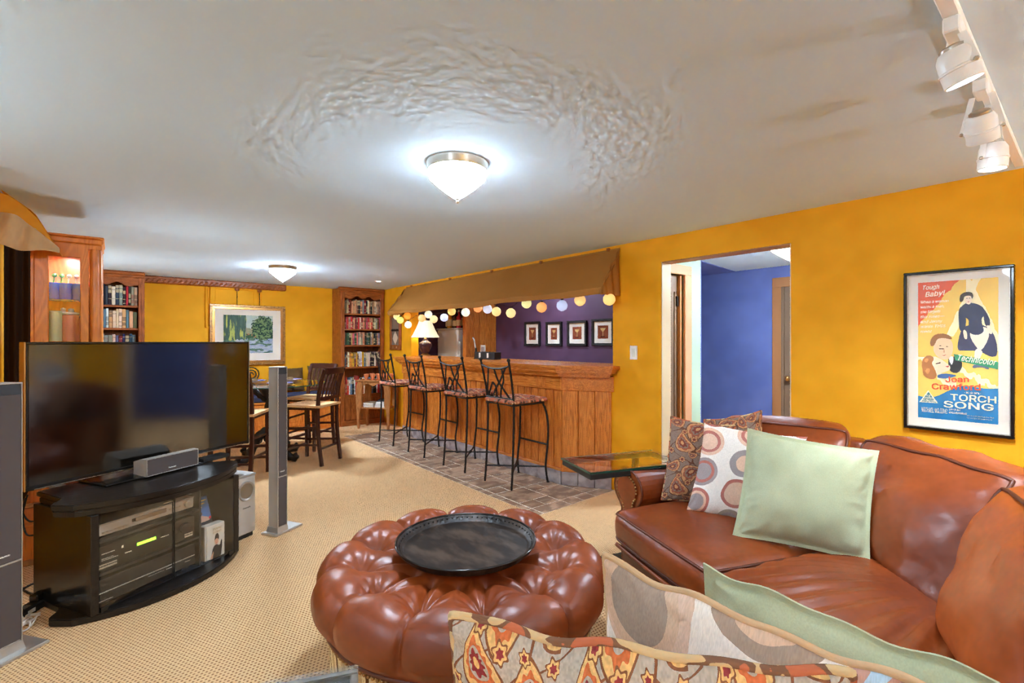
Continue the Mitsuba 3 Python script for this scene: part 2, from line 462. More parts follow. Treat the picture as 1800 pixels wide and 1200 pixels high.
M_('rings_fabric', prin(rings_tex(lin(232, 222, 212), [lin(214, 176, 152), lin(158, 140, 124), lin(172, 104, 92), lin(150, 136, 134)], .16, .15, .05, .03), .85, .15))
M_('rings_fabric_near', prin(rings_tex(lin(226, 214, 202), [lin(206, 174, 152), lin(150, 128, 112), lin(168, 190, 206), lin(200, 166, 140), lin(178, 134, 118)], .20, .19, .02, .11, .7), .85, .15))

def paisley(scale, base, ca, cb, cc, cd):
    motifs = [(.26, .30, .5, .24), (.74, .24, 2.4, .20), (.52, .68, -0.9, .26), (.12, .74, 1.9, .17), (.88, .70, .2, .18), (.48, .05, 1.2, .10), (.48, 1.05, 1.2, .10)]
    dots = [(.48, .42, .07), (.95, .45, .06), (.28, .56, .06), (.70, .46, .05), (.30, .93, .07), (.78, .94, .06), (.05, .10, .07), (1.05, .10, .07)]
    def fn(p, n, uv):
        a, b = uv.x * scale, uv.y * scale
        a, b = a - dr.floor(a), b - dr.floor(b)
        wob = (noise(uv.x * scale * 14, uv.y * scale * 14, 2.) - .5) * .06
        weave = .82 + .36 * noise(uv.x * 420, uv.y * 420, 3.)
        c = mi.Color3f(*base)
        vine = dr.abs(dr.sin(a * 12.566 + dr.sin(b * 6.283) * 2.2) - dr.sin(b * 12.566) * .9)
        c = dr.select(vine < .13, mi.Color3f(*cd), c)
        for x0, y0, an, s in motifs:
            x, y = (a - x0) / s, (b - y0) / s
            u, v = x * math.cos(an) + y * math.sin(an), -x * math.sin(an) + y * math.cos(an)
            u = u - .45 * v * v
            g = dr.sqrt(dr.square(u / (.62 * dr.maximum(1 - .55 * v, .2))) + v * v) + wob
            pet = dr.sin(dr.atan2(v, u) * 9) * .07
            c = dr.select(g < 1.06, mi.Color3f(*cd), c)
            c = dr.select(g < .97, mi.Color3f(*ca), c)
            c = dr.select(g < .74 + pet, mi.Color3f(*cb), c)
            c = dr.select(g < .56, mi.Color3f(*base), c)
            c = dr.select(g < .42 + pet, mi.Color3f(*cc), c)
            c = dr.select(g < .2, mi.Color3f(*ca), c)
        for x0, y0, s in dots:
            x, y = (a - x0) / s, (b - y0) / s
            g = dr.sqrt(x * x + y * y) * (1 + .18 * dr.sin(dr.atan2(y, x) * 6)) + wob
            c = dr.select(g < 1, mi.Color3f(*cd), c)
            c = dr.select(g < .8, mi.Color3f(*ca), c)
            c = dr.select(g < .45, mi.Color3f(*cc), c)
        return c * weave
    return mikit.proc(fn)
M_('paisley_sofa', prin(paisley(4.2, lin(126, 104, 92), lin(176, 126, 86), lin(140, 76, 56), lin(112, 54, 44), lin(94, 58, 44)), .85, .15))
M_('paisley_near', prin(paisley(6.2, lin(172, 156, 140), lin(208, 164, 104), lin(182, 92, 52), lin(126, 46, 46), lin(116, 68, 44)), .85, .15))
def piping_c(p, n, uv):
    t = noise(p.x * 46, p.y * 46, p.z * 46)
    return dr.select(t > .6, mi.Color3f(*lin(170, 92, 62)), dr.select(t > .45, mi.Color3f(*lin(110, 74, 54)), mi.Color3f(*lin(196, 164, 120))))
M_('piping_woven', prin(mikit.proc(piping_c), .85, .1))
def stool_c(p, n, uv):
    a, b = uv.x * 14 + dr.floor(uv.y * 9) * .5, uv.y * 9
    i, j = dr.floor(a), dr.floor(b)
    x, y = a - i - .5, b - j - .5
    k = cell_rand(i, j, 2)
    c = dr.select(k < .3, mi.Color3f(*lin(64, 52, 50)), dr.select(k < .55, mi.Color3f(*lin(232, 200, 160)), dr.select(k < .8, mi.Color3f(*lin(196, 104, 80)), mi.Color3f(*lin(132, 128, 140)))))
    return dr.select(dr.abs(x) + dr.abs(y) < .42, c, mi.Color3f(*lin(180, 116, 92))) * (.85 + .3 * noise(uv.x * 90, uv.y * 90, 0.))
M_('stool_fabric', prin(mikit.proc(stool_c), .9, .1))
def rush_c(p, n, uv):
    t = uv.y * 46
    return mix(lin(176, 130, 84), lin(222, 182, 132), .5 * (noise(uv.x * 10, t, 0.) + dr.abs(t - dr.floor(t) - .5) * 2))
M_('rush', prin(mikit.proc(rush_c), .8, .2))
M_('awning_cloth', bump(prin(mikit.proc(lambda p, n, uv: mix(lin(152, 100, 44), lin(170, 116, 56), fbm(p.x * 3, p.y * 3, p.z * 3)) * (.93 + .14 * noise(p.x * 300, p.y * 300, p.z * 300))), .8, .15), lambda p, n, uv: fbm(p.x * 5, p.y * 5, p.z * 3, 3), .01, .004))
M_('navy_fabric', prin(lin(44, 48, 72), .8, .3))
M_('brown_fabric', prin(mikit.proc(lambda p, n, uv: mix(lin(70, 52, 32), lin(104, 78, 46), fbm(p.x * 18, p.y * 18, p.z * 18))), .85, .2))
M_('dark_brown_cloth', prin(lin(46, 30, 20), .8, .2))
M_('glass', {'type': 'dielectric', 'int_ior': 1.5}, False)
M_('pane', {'type': 'thindielectric', 'int_ior': 1.5}, False)
M_('smoked_pane', {'type': 'thindielectric', 'int_ior': 1.5, 'specular_transmittance': rgb((.88, .87, .85))}, False)
M_('glass_edge', prin(lin(22, 64, 50), .1, .5))
M_('blue_glass', {'type': 'thindielectric', 'int_ior': 1.5, 'specular_transmittance': rgb(lin(90, 130, 230))}, False)
M_('frame_gold', prin(mikit.proc(lambda p, n, uv: mix(lin(120, 78, 34), lin(184, 134, 70), smoothstep(.3, .7, noise(p.x * 90, p.y * 90, p.z * 90)))), .35, .5, .3))
M_('mat_board', prin(lin(234, 226, 212), .9, .1))
def landscape(p, n, uv):
    x, y = uv.x, uv.y
    f1 = fbm(x * 26, y * 5, 1., 3); f2 = fbm(x * 12, y * 20, 2., 4); f3 = fbm(x * 34, y * 30, 4., 3)
    sky_ = mix(lin(196, 198, 176), lin(160, 178, 180), f2)
    willow = mix(mix(lin(52, 72, 66), lin(84, 110, 96), f1), lin(176, 182, 96), smoothstep(.5, .68, fbm(x * 30 + 4, y * 4, 7., 3)))
    tree = mix(lin(36, 60, 54), lin(118, 140, 92), smoothstep(.35, .72, f3))
    water = mix(lin(124, 140, 176), lin(190, 196, 190), f2)
    water = mix(water, mix(lin(50, 84, 80), lin(110, 140, 110), f3), smoothstep(.48, .56, fbm(x * 7, y * 22, 9., 3)))
    hill = mix(lin(120, 130, 110), lin(170, 160, 120), f3)
    c = dr.select(y > .62 + f2 * .1, sky_, hill)
    c = dr.select((y < .48 + f3 * .06), mix(lin(60, 90, 60), lin(180, 120, 84), smoothstep(.55, .7, f3)), c)
    c = dr.select(y < .38 + f3 * .05, water, c)
    c = dr.select((x < .46 + (f1 - .5) * .12) & (y > .3 + .1 * f1), willow, c)
    r = dr.sqrt(dr.square((x - .8) / .24) + dr.square((y - .66) / .34)) + (f3 - .5) * .5
    return dr.select(r < 1, tree, c)
M_('landscape_print', prin(mikit.proc(landscape), .8, .2))
def bar_print(p, n, uv):
    d = dr.sqrt(dr.square((uv.x - .5) * 1.3) + dr.square(uv.y - .62))
    bg = mix(lin(112, 34, 28), lin(150, 84, 52), fbm(p.y * 30, p.z * 30, 0., 3))
    c = dr.select((dr.abs(uv.x - .5) < .26 * smoothstep(.42, .8, uv.y)) & (uv.y > .45) & (uv.y < .8), mi.Color3f(*lin(206, 168, 108)), bg)
    c = dr.select((dr.abs(uv.x - .5) < .03) & (uv.y > .16) & (uv.y < .47), mi.Color3f(*lin(200, 170, 120)), c)
    return dr.select((dr.abs(uv.x - .5) < .2) & (dr.abs(uv.y - .15) < .03), mi.Color3f(*lin(60, 20, 20)), c)
M_('bar_print', prin(mikit.proc(bar_print), .8, .2))
def poster_bg(p, n, uv):
    x, y = uv.x, uv.y
    w = (fbm(x * 14, y * 14, 0., 3) - .5) * .05
    red, yel, pale, blue = (mi.Color3f(*lin(*c)) for c in ((222, 84, 46), (240, 198, 92), (248, 232, 186), (30, 116, 168)))
    dg = y - (.62 + .62 * (x - .1)) + w
    c = dr.select(dg > .12, red, yel)
    # the burst behind the standing figure
    st = dr.abs((x - .62) * .9 - (y - .85) * .75 + w)
    c = dr.select((st < .1) & (y > .5), yel, c)
    c = dr.select((st < .045) & (y > .6), pale, c)
    s2 = dr.abs((x - .78) * .8 + (y - .80) * .7 + w)
    c = dr.select((s2 < .05) & (x > .62) & (y > .5), pale, c)
    s3 = dr.abs((x - .2) * .4 + (y - .36) * 1.0 + w * 2)
    c = dr.select((s3 < .03) & (y < .45) & (x < .5), pale, c)
    s4 = dr.abs((x - .8) * .25 + (y - .29) * 1.0 + w * 2)
    c = dr.select((s4 < .025) & (x > .5), pale, c)
    edge = .16 + .09 * smoothstep(.1, .7, x) - .01 * dr.sin(x * 9)
    return dr.select(y < edge, blue * (.9 + .2 * noise(x * 9, y * 9, 0.)), c)
M_('poster_print', prin(mikit.proc(poster_bg), .55, .4))
M_('shade_cloth', prin(mikit.proc(lambda p, n, uv: mix(lin(240, 224, 190), lin(252, 240, 214), noise(uv.x * 60, 0., 0.))), .9, .1))
M_('vase_glaze', prin(mikit.proc(lambda p, n, uv: mix(lin(22, 20, 40), lin(70, 34, 34), fbm(p.x * 14, p.y * 14, p.z * 14))), .12, .5))
M_('copper_glass', prin(lin(226, 140, 92), .25, .6, .2))

def glow(mesh, rad, mat='vcol', color=(255, 250, 240), smooth=False, w=1.0, **k):
    d = P(mesh, mat, smooth, color if mat.startswith('v') else None, **k)
    d['emitter'] = {'type': 'area', 'radiance': rgb(rad), 'sampling_weight': float(w)}
    return d
M_('awning_gold', prin(mikit.proc(lambda p, n, uv: mix(lin(196, 130, 36), lin(222, 156, 56), fbm(p.x * 12, p.y * 12, p.z * 12))), .8, .1))
M_('awning_beige', prin(mikit.proc(lambda p, n, uv: mix(lin(176, 140, 98), lin(212, 182, 140), fbm(p.x * 26, p.y * 26, p.z * 8))), .85, .1))
M_('piping_tan', prin(lin(196, 160, 122), .8, .1))

# ---------------------------------------------------------------- the setting
XW, YB, XL = 3.38, 7.72, -.68           # right wall, back wall, left wall of the far half
TX, TY0, TY1 = 2.445, 2.665, 6.60       # the tiled strip
fl = struct('floor', 'tan berber carpet with a woven diamond pattern')
tile_area = Polygon([(TX, TY0), (3.40, TY0 + .03), (3.40, TY1), (TX, TY1)])
room = Polygon([(-2.7, -2.3), (6.0, -2.3), (6.0, 7.8), (-2.7, 7.8)])
m = ext(room.difference(tile_area), .06); m.apply_translation([0, 0, -.06])
solo(fl, m, 'carpet')
ft = struct('floor_tiled', 'strip of brown slate floor tiles in front of the bar')
m = ext(tile_area, .05); m.apply_translation([0, 0, -.0515]); A(ft, 'grout_bed', m, 'grout')
def tile(poly, r=None):
    poly = poly.buffer(-.006, join_style=2)
    if poly.is_empty or poly.area < 4e-4 or poly.geom_type != 'Polygon': return
    z = rng.uniform(-.0006, .0008)
    m = ext(poly, .012); m.apply_translation([0, 0, -.0115 + z]); A(ft, 'tile', m, 'slate_tile')
for k in range(-1, 4):
    x0 = 2.513 + .31 * k
    y = (2.811 if k % 2 == 0 else 2.66 + .0) - .465
    if k % 2: y = 2.66 - .155 - .31
    while y < TY1:
        for poly in (sbox(x0 + .155, y, x0 + .31, y + .155), sbox(x0, y, x0 + .155, y + .155), sbox(x0, y + .155, x0 + .31, y + .465)):
            q = poly.intersection(tile_area)
            if q.area > 4e-4: tile(q)
        y += .465

ce = struct('ceiling', 'off-white ceiling with a fine stucco texture')
solo(ce, box(-2.7, 6.0, -2.3, 7.8, CEIL, CEIL + .06, 0), 'ceiling_paint')

DY0, DY1, DZ = 1.266, 2.223, 1.936      # hall opening
BY0, BY1 = 2.712, 6.44                  # bar opening
wr = struct('wall_right', 'golden yellow plaster wall with the hall opening and the bar opening')
poly = Polygon([(-2.3, 0), (7.8, 0), (7.8, CEIL), (-2.3, CEIL)]).difference(sbox(DY0, -1, DY1, DZ)).difference(sbox(BY0, .9, BY1, 1.95))
solo(wr, wall_yz(poly, XW, XW + .12), 'wall_gold')
wb = struct('wall_back', 'golden yellow plaster wall at the far end behind the framed landscape')
solo(wb, wall_xz(sbox(-2.7, 0, XW, CEIL), YB, YB + .1), 'wall_gold')
wl = struct('wall_left'); solo(wl, wall_yz(sbox(3.0, 0, 7.8, CEIL), XL - .1, XL), 'wall_gold')
w = struct('wall_left'); solo(w, wall_yz(sbox(-2.3, 0, 3.0, CEIL), -2.7, -2.6), 'wall_pale_bounce')  # unseen wall, set wide and kept pale for neutral bounce light
w = struct('wall_left'); solo(w, wall_xz(sbox(-2.6, 0, XL - .1, CEIL), 3.0, 3.1), 'wall_pale_bounce')  # unseen return wall, also pale to lessen the yellow cast
w = struct('wall_front'); solo(w, wall_xz(sbox(-2.7, 0, 6.0, CEIL), -2.3, -2.2), 'wall_gold')
# linings of the hall opening
tr = struct('trim_1'); solo(tr, box(XW - .002, XW + .122, DY1 - .006, DY1, 0, DZ, 0), 'jamb_white')
tr = struct('trim_2'); solo(tr, box(XW - .002, XW + .122, DY0, DY0 + .006, 0, DZ, 0), 'jamb_white')
tr = struct('trim_3'); solo(tr, box(XW - .002, XW + .122, DY0, DY1, DZ - .008, DZ, 0), 'brown_paint')
bb = struct('baseboard_right'); solo(bb, cat(box(XW - .014, XW, 2.23, 2.63, 0, .10, .003), box(XW - .014, XW, -2.2, 1.26, 0, .10, .003)), 'oak_y')
# hall
XH = 5.71
w = struct('wall_hall_end', 'blue wall at the end of the hall'); solo(w, wall_yz(sbox(-1.5, 0, 4.5, CEIL), XH, XH + .1), 'wall_blue')
w = struct('wall_hall_side', 'pale green wall of the hall with a brown door')
solo(w, wall_xz(sbox(3.5, 0, 4.29, CEIL).difference(sbox(3.3, -1, 4.02, 1.91)), 2.40, 2.50), 'wall_green')
w = struct('wall_hall_recess'); solo(w, wall_xz(sbox(4.62, 0, 5.71, CEIL), 4.4, 4.5), 'wall_blue')
w = struct('wall_hall_recess'); solo(w, cat(box(4.29, 4.632, 2.582, 2.599, 0, CEIL, 0), box(4.622, 4.632, 2.599, 4.4, 0, CEIL, 0)), 'wall_blue')
w = struct('wall_hall_near'); solo(w, wall_xz(sbox(3.5, 0, 5.71, CEIL), -.6, -.5), 'wall_green')
w = struct('wall_hall_return'); solo(w, box(4.22, 4.29, 2.5, 2.6, 0, CEIL, 0), 'wall_blue')
sf = struct('ceiling_hall_soffit', 'dark blue part of the hall ceiling over the stair side')
m = ext(Polygon([(4.64, 2.61), (5.708, 2.755), (5.708, 4.398), (4.64, 4.398)]), .008); m.apply_translation([0, 0, CEIL - .0085]); solo(sf, m, 'wall_blue')
d = struct('door_1', 'brown door standing in the green side wall of the hall')
solo(d, box(3.50, 3.99, 2.44, 2.475, 0, 1.90, .003), 'door_brown')
A(d, 'casing', cat(box(3.99, 4.10, 2.378, 2.40, 0, 1.90, .004), box(3.5, 4.10, 2.378, 2.40, 1.90, 1.985, .004)), 'salmon')
A(d, 'door_stop', box(3.955, 3.99, 2.41, 2.44, 0, 1.9, .003), 'brown_paint')
for x in (3.62, 3.80): A(d, 'panel_moulding', cat(box(x, x + .012, 2.43, 2.44, .2, 1.75, .003), box(x + .1, x + .112, 2.43, 2.44, .2, 1.75, .003)), 'door_brown')
for z in (.35, 1.62): A(d, 'hinge', box(3.935, 3.955, 2.425, 2.44, z, z + .09, .002), 'iron')
d = struct('door_2', 'brown door and casing in the blue end wall of the hall')
solo(d, box(XH - .02, XH, 1.35, 2.225, 0, 1.90, .003), 'door_brown')
A(d, 'casing', cat(box(XH - .03, XH, 2.225, 2.325, 0, 1.90, .004), box(XH - .03, XH, 1.2, 2.325, 1.90, 2.008, .004)), 'brown_paint')
A(d, 'door_stop', box(XH - .045, XH - .02, 2.195, 2.225, 0, 1.9, .003), 'door_brown')
A(d, 'panel_moulding', cat(box(XH - .03, XH - .02, 2.09, 2.11, .2, 1.75, .003), box(XH - .03, XH - .02, 1.5, 1.52, .2, 1.75, .003)), 'door_brown')
A(d, 'knob', trimesh.creation.icosphere(2, .03), 'brass', True, M=mat4((XH - .07, 2.15, .90)))
# bar room
XP = 4.56
w = struct('wall_bar', 'deep purple wall behind the bar'); solo(w, wall_yz(sbox(2.60, 0, 7.2, CEIL), XP, XP + .06), 'wall_purple')
w = struct('wall_bar_far'); solo(w, wall_xz(sbox(3.5, 0, XP, CEIL), 7.0, 7.1), 'wall_purple')
w = struct('wall_bar_near'); solo(w, wall_xz(sbox(3.5, 0, XP, CEIL), 2.60, 2.66), 'wall_purple')
pn = struct('wall_bar_partition', 'oak board partition behind the bar')
solo(pn, box(4.0, XP, 5.93, 5.98, 0, CEIL, .002), 'oak_z')
for i in range(5): A(pn, 'plank', box(4.03 + .106 * i, 4.03 + .106 * (i + 1) - .005, 5.915, 5.932, 0, CEIL - .002, .003), 'oak_z')
A(pn, 'edge_trim', box(3.985, 4.025, 5.905, 5.99, 0, CEIL - .002, .005), 'oak_z')

# painted panel, crown and picture cords on the back wall
pp = struct('trim_4', 'yellow painted panelled shutter on the back wall above the landscape')
yb = YB - .001
A(pp, 'panel', box(1.05, 1.56, yb - .012, yb, 1.5, 2.05, .002), 'wall_gold')
for q in ((.955, .985, 1.486, 2.11), (1.01, 1.075, 1.486, 2.08), (1.545, 1.60, 1.486, 2.08), (1.62, 1.65, 1.486, 2.11)):
    A(pp, 'stile', box(q[0], q[1], yb - .03, yb, q[2], q[3], .008), 'wall_gold')
for q in ((1.01, 1.60, 2.02, 2.08), (.955, 1.65, 1.486, 1.51)): A(pp, 'rail', box(q[0], q[1], yb - .03, yb, q[2], q[3], .008), 'wall_gold')
cr = struct('trim_5', 'dark carved crown moulding along the back wall')
solo(cr, box(.28, 1.97, YB - .09, YB, 2.045, CEIL - .001, .012), 'shelf_x')
for i in range(28):
    x = .33 + i * .057
    A(cr, 'rope_twist', tube([(x - .02, YB - .092, 2.055), (x + .02, YB - .096, 2.10)], .012, 6), 'shelf_x', 30)

# ---------------------------------------------------------------- bookcases, bench and books
ORD = ['', 'first', 'second', 'third', 'fourth', 'fifth', 'sixth', 'seventh', 'eighth', 'ninth', 'tenth', 'eleventh', 'twelfth', 'thirteenth', 'fourteenth', 'fifteenth', 'sixteenth', 'seventeenth',
       'eighteenth', 'nineteenth', 'twentieth', '21st', '22nd', '23rd', '24th', '25th', '26th', '27th', '28th', '29th', '30th', '31st', '32nd']
PAL = {'cream': (226, 210, 184), 'black': (30, 28, 30), 'tan': (190, 150, 110), 'maroon': (112, 36, 36), 'red': (190, 44, 40), 'navy': (40, 52, 84), 'grey': (140, 136, 132),
       'brown': (104, 66, 42), 'peach': (222, 158, 122), 'green': (52, 70, 58), 'white': (238, 234, 226), 'ochre': (206, 148, 50), 'blue-grey': (96, 116, 136), 'pink': (200, 90, 100)}
def book_mesh(w, h, d, col, rr):
    "spine faces -y; bands of lettering colour along the spine"
    cuts = [0, .08, .13, .3, .34, .36, .58, .62, .8, .84, 1]
    cl = np.array(lin(*col)); lum = cl.mean()
    band = np.array(lin(*((230, 214, 170) if lum < .25 else rr.choice([(60, 40, 36), (150, 60, 40), (40, 50, 70)]))))
    pat = rr.choice([(0, 1, 0, 1, 0, 0, 0, 1, 0, 0), (0, 0, 0, 0, 1, 0, 0, 0, 1, 0), (0, 0, 1, 0, 0, 1, 0, 0, 0, 0), (0, 0, 0, 1, 0, 0, 0, 1, 0, 1), (0,) * 10])
    vs, fs, cs = [], [], []
    b = min(.004, w * .25)
    for i in range(10):
        z0, z1 = cuts[i] * h, cuts[i + 1] * h
        ring = [(-w / 2, b), (-w / 2 + b, 0), (w / 2 - b, 0), (w / 2, b)]
        o = len(vs)
        for z in (z0, z1): vs += [(x, y, z) for x, y in ring]
        for j in range(3): fs += [[o + j, o + j + 1, o + 5 + j], [o + j, o + 5 + j, o + 4 + j]]
        cs += [band * .55 + cl * .45 if pat[i] else cl] * 8
    m = box(-w / 2, w / 2, b, d, 0, h, 0)
    page = np.array(lin(222, 210, 186))
    o = len(vs); vs += m.vertices.tolist(); fs += (m.faces + o).tolist(); cs += [cl * .9 + page * .1] * len(m.vertices)
    return trimesh.Trimesh(np.array(vs), np.array(fs), process=False), np.array(cs)

def row_of_books(x0, x1, z, y, hmin, hmax, names, where, group, n_max=31, wmin=.018, wmax=.034, from_what='landscape side'):
    rr = random.Random(int(z * 1000 + x0 * 77))
    x, k = x0 + .004, 0
    while x < x1 - wmin and k < n_max:
        w = min(rr.uniform(wmin, wmax), x1 - x - .001)
        h = rr.uniform(hmin, hmax); d = rr.uniform(.13, .17)
        nm = rr.choice(names); col = tuple(min(255, max(0, c + rr.randint(-12, 12))) for c in PAL[nm])
        k += 1
        m, c = book_mesh(w - .0025, h, d, col, rr)
        t = thing('book', f'{nm} book, {ORD[k]} from the {from_what} on the {where}', 'book', group)
        solo(t, m, 'vcol', color=c, M=mat4((x + w / 2, y + rr.uniform(0, .012), z)))
        x += w

YF = 7.34   # front of bookcases and bench
def bookcase(x0, x1, shelves, label, top_wave):
    t = thing('bookcase', label, 'bookcase')
    A(t, 'back_panel', box(x0 + .02, x1 - .02, YB - .03, YB - .012, .1, CEIL - .01, 0), 'shelf_z')
    A(t, 'side_panel', box(x0, x0 + .03, YF + .012, YB - .012, 0, CEIL - .01, .002), 'shelf_z')
    A(t, 'side_panel', box(x1 - .03, x1, YF + .012, YB - .012, 0, CEIL - .01, .002), 'shelf_z')
    for a in (x0, x1 - .06):
        A(t, 'stile', box(a, a + .06, YF - .008, YF + .012, .0, CEIL - .01, .003), 'shelf_z')
        A(t, 'stile_bead', box(a + .026, a + .034, YF - .012, YF - .006, .5, 2.0, .002), 'shelf_z')
    n = 60
    xs = np.linspace(x0 + .06, x1 - .06, n)
    q = (xs - xs[0]) / (xs[-1] - xs[0])
    zz = 1.985 + top_wave * (.02 * np.cos(q * 6 * np.pi) - .035 * np.abs(2 * q - 1) ** 3)
    pg = Polygon(list(zip(xs, zz)) + [(x1 - .06, CEIL - .01), (x0 + .06, CEIL - .01)])
    A(t, 'scalloped_header', wall_xz(pg, YF - .006, YF + .012), 'shelf_x')
    A(t, 'cornice', cat(box(x0 - .03, x1 + .004, YF - .035, YF + .05, CEIL - .045, CEIL - .002, .012), box(x0 - .015, x1 + .002, YF - .02, YF + .05, CEIL - .075, CEIL - .04, .008)), 'shelf_x')
    for z in shelves: A(t, 'shelf', box(x0 + .03, x1 - .03, YF + .014, YB - .03, z - .024, z, .003), 'shelf_x')
    A(t, 'base_panel', box(x0 + .06, x1 - .06, YF + .01, YF + .028, .08, shelves[-1] - .024, .002), 'shelf_z')
    for i in range(6):
        a = x0 + .07 + i * (x1 - x0 - .14) / 6
        A(t, 'base_board', box(a, a + (x1 - x0 - .14) / 6 - .006, YF - .002, YF + .011, .09, shelves[-1] - .05, .003), 'shelf_z')
    A(t, 'plinth', box(x0, x1, YF - .014, YF + .02, 0, .08, .006), 'shelf_x')
    return t
SR = [1.735, 1.495, 1.245, .905, .475]
bookcase(2.665, 3.365, SR, 'tall oak bookcase full of books in the corner next to the bar', 1)
ALLN = list(PAL)
tops = [(.19, .225), (.17, .2), (.175, .205), (.19, .24), (.22, .29)]
pals = [['cream', 'black', 'maroon', 'tan', 'cream', 'brown', 'grey', 'peach'], ['cream', 'tan', 'brown', 'peach', 'grey', 'red', 'pink', 'maroon', 'cream'], ['grey', 'green', 'peach', 'cream', 'tan', 'pink', 'black', 'brown'],
        ['white', 'grey', 'black', 'cream', 'brown', 'black', 'ochre', 'maroon', 'blue-grey'], ['black', 'white', 'red', 'cream', 'grey', 'peach', 'blue-grey', 'green']]
for i, z in enumerate(SR):
    nm = ['top shelf', 'second shelf', 'third shelf', 'fourth shelf', 'lowest shelf'][i]
    row_of_books(2.70, 3.335, z + .001, YF + .045, *tops[i], pals[i], f'{nm} of the corner bookcase', f'books on the {nm} of the corner bookcase')
SL = [1.73, 1.46, 1.18, .9, .475]
bookcase(-.42, .288, SL, 'oak bookcase against the back wall behind the television', 1)
lp = [['white', 'grey', 'cream', 'black', 'black', 'red', 'navy'], ['blue-grey', 'grey', 'white', 'tan', 'navy', 'peach', 'cream'], ['blue-grey', 'grey', 'peach', 'cream', 'maroon', 'navy', 'green'], ['grey', 'tan', 'navy', 'black']]
for i, z in enumerate(SL[:4]):
    nm = ['top shelf', 'second shelf', 'third shelf', 'fourth shelf'][i]
    row_of_books(-.36 if i < 3 else .0, .225, z + .001, YF + .045, (.21, .19, .18, .19)[i], (.25, .23, .22, .23)[i], lp[i], f'{nm} behind the television', f'books on the {nm} behind the television', wmin=.022, wmax=.04, from_what='display cabinet')

be = thing('banquette_bench', 'built-in oak bench with panelled front below the framed landscape', 'bench')
A(be, 'carcass', box(.292, 2.66, YF + .012, YB - .004, .07, .43, .003), 'oak_x')
A(be, 'seat_board', box(.292, 2.66, YF - .02, YB - .004, .43, .455, .004), 'oak_x')
A(be, 'plinth', box(.292, 2.66, YF - .006, YF + .02, 0, .075, .005), 'oak_x')
for i in range(5):
    a = .30 + i * .473
    A(be, 'door_panel', cat(box(a + .012, a + .46, YF - .004, YF + .013, .085, .42, .004), box(a + .08, a + .392, YF - .012, YF, .14, .365, .006)), 'oak_z')
    A(be, 'centre_rail', box(a + .225, a + .247, YF - .009, YF, .10, .41, .003), 'oak_z')
for i, (a, b) in enumerate(((.31, 1.08), (1.09, 1.86), (1.87, 2.64))):
    t = thing('bench_cushion', ['navy seat cushion on the bench hidden by the television', 'navy seat cushion on the bench behind the glass dining table', 'navy seat cushion on the bench nearest the corner bookcase'][i], 'cushion', 'navy cushions on the built-in bench')
    c = [(a, YF - .01, .456), (b, YF - .01, .456), (b, YB - .08, .456), (a, YB - .08, .456), (a, YF - .01, .55), (b, YF - .01, .55), (b, YB - .08, .55), (a, YB - .08, .55)]
    solo(t, puff(c, .03, (0, 0, 0, 0, 0, .009), 12), 'navy_fabric', True)
def lean_pillow(key, mat, x0, x1, y, z, h, lean, T=.06, rot=0., fl=0., wr=.004, seed=3):
    BL, BR = np.array([x0, y, z]), np.array([x1, y + rot, z])
    m, uv, rim = pillow(BL, BR, BR + [0, lean, h], BL + [0, lean, h], T, 22, .07, wr, seed, fl)
    return A(key, 'cover', m, mat, True, uv=uv), rim
t = thing('throw_pillow', 'dark brown pillow leaning in the bench corner beside the corner bookcase', 'pillow'); lean_pillow(t, 'brown_fabric', 2.26, 2.62, 7.50, .57, .36, .12, rot=.02)
t = thing('throw_pillow', 'olive brown pillow propped on the bench behind the navy chair', 'pillow'); lean_pillow(t, 'brown_fabric', 1.86, 2.20, 7.54, .57, .34, .10)
t = thing('throw_pillow', 'small navy pillow slumped on the bench end by the corner bookcase', 'pillow'); lean_pillow(t, 'navy_fabric', 2.34, 2.64, 7.37, .565, .16, .08, .05)

# framed landscape on its cords
pf = thing('framed_landscape', 'gold framed landscape print with white mat hanging on the back wall', 'picture')
x0, x1, z0, z1, y = 1.004, 1.966, .965, 1.815, YB - .045
def frame_bars(key, x0, x1, z0, z1, y0, y1, w, mat, b=.006, M=None, name='frame_rail'):
    for q in ((x0, x1, z0, z0 + w), (x0, x1, z1 - w, z1), (x0, x0 + w, z0 + w, z1 - w), (x1 - w, x1, z0 + w, z1 - w)):
        A(key, name, box(q[0], q[1], y0, y1, q[2], q[3], b), mat, M=M)
frame_bars(pf, x0, x1, z0, z1, y, YB - .034, .032, 'frame_gold', .008)
frame_bars(pf, x0 + .03, x1 - .03, z0 + .03, z1 - .03, y + .004, YB - .034, .034, 'brass', .006, name='frame_slip')
A(pf, 'mat_board', box(x0 + .03, x1 - .03, y + .012, y + .02, z0 + .03, z1 - .03, 0), 'mat_board')
def uv_quad(x0, x1, y, z0, z1):
    return (np.array([[x0, y, z0], [x1, y, z0], [x1, y, z1], [x0, y, z1], [x0, y + .002, z0], [x1, y + .002, z0], [x1, y + .002, z1], [x0, y + .002, z1]]),
            np.array([[0, 1, 2], [0, 2, 3], [4, 6, 5], [4, 7, 6]])), np.array([[0, 0], [1, 0], [1, 1], [0, 1]] * 2, float)
q, uv = uv_quad(x0 + .165, x1 - .17, y + .0105, z0 + .17, z1 - .145)
A(pf, 'print', q, 'landscape_print', uv=uv)
for xx in (1.335, 1.62):
    A(pf, 'hanging_cord', tube([(xx, YB - .036, z1 - .01), (xx, YB - .036, 2.03)], .004, 6), 'iron')
    A(pf, 'cord_rosette', lathe([(0, 0), (.03, 0), (.034, .008), (.02, .018), (0, .022)], 16), 'shelf_z', 30, M=frame((xx, YB - .032, 2.035), (1, 0, 0), (0, 0, 1)))

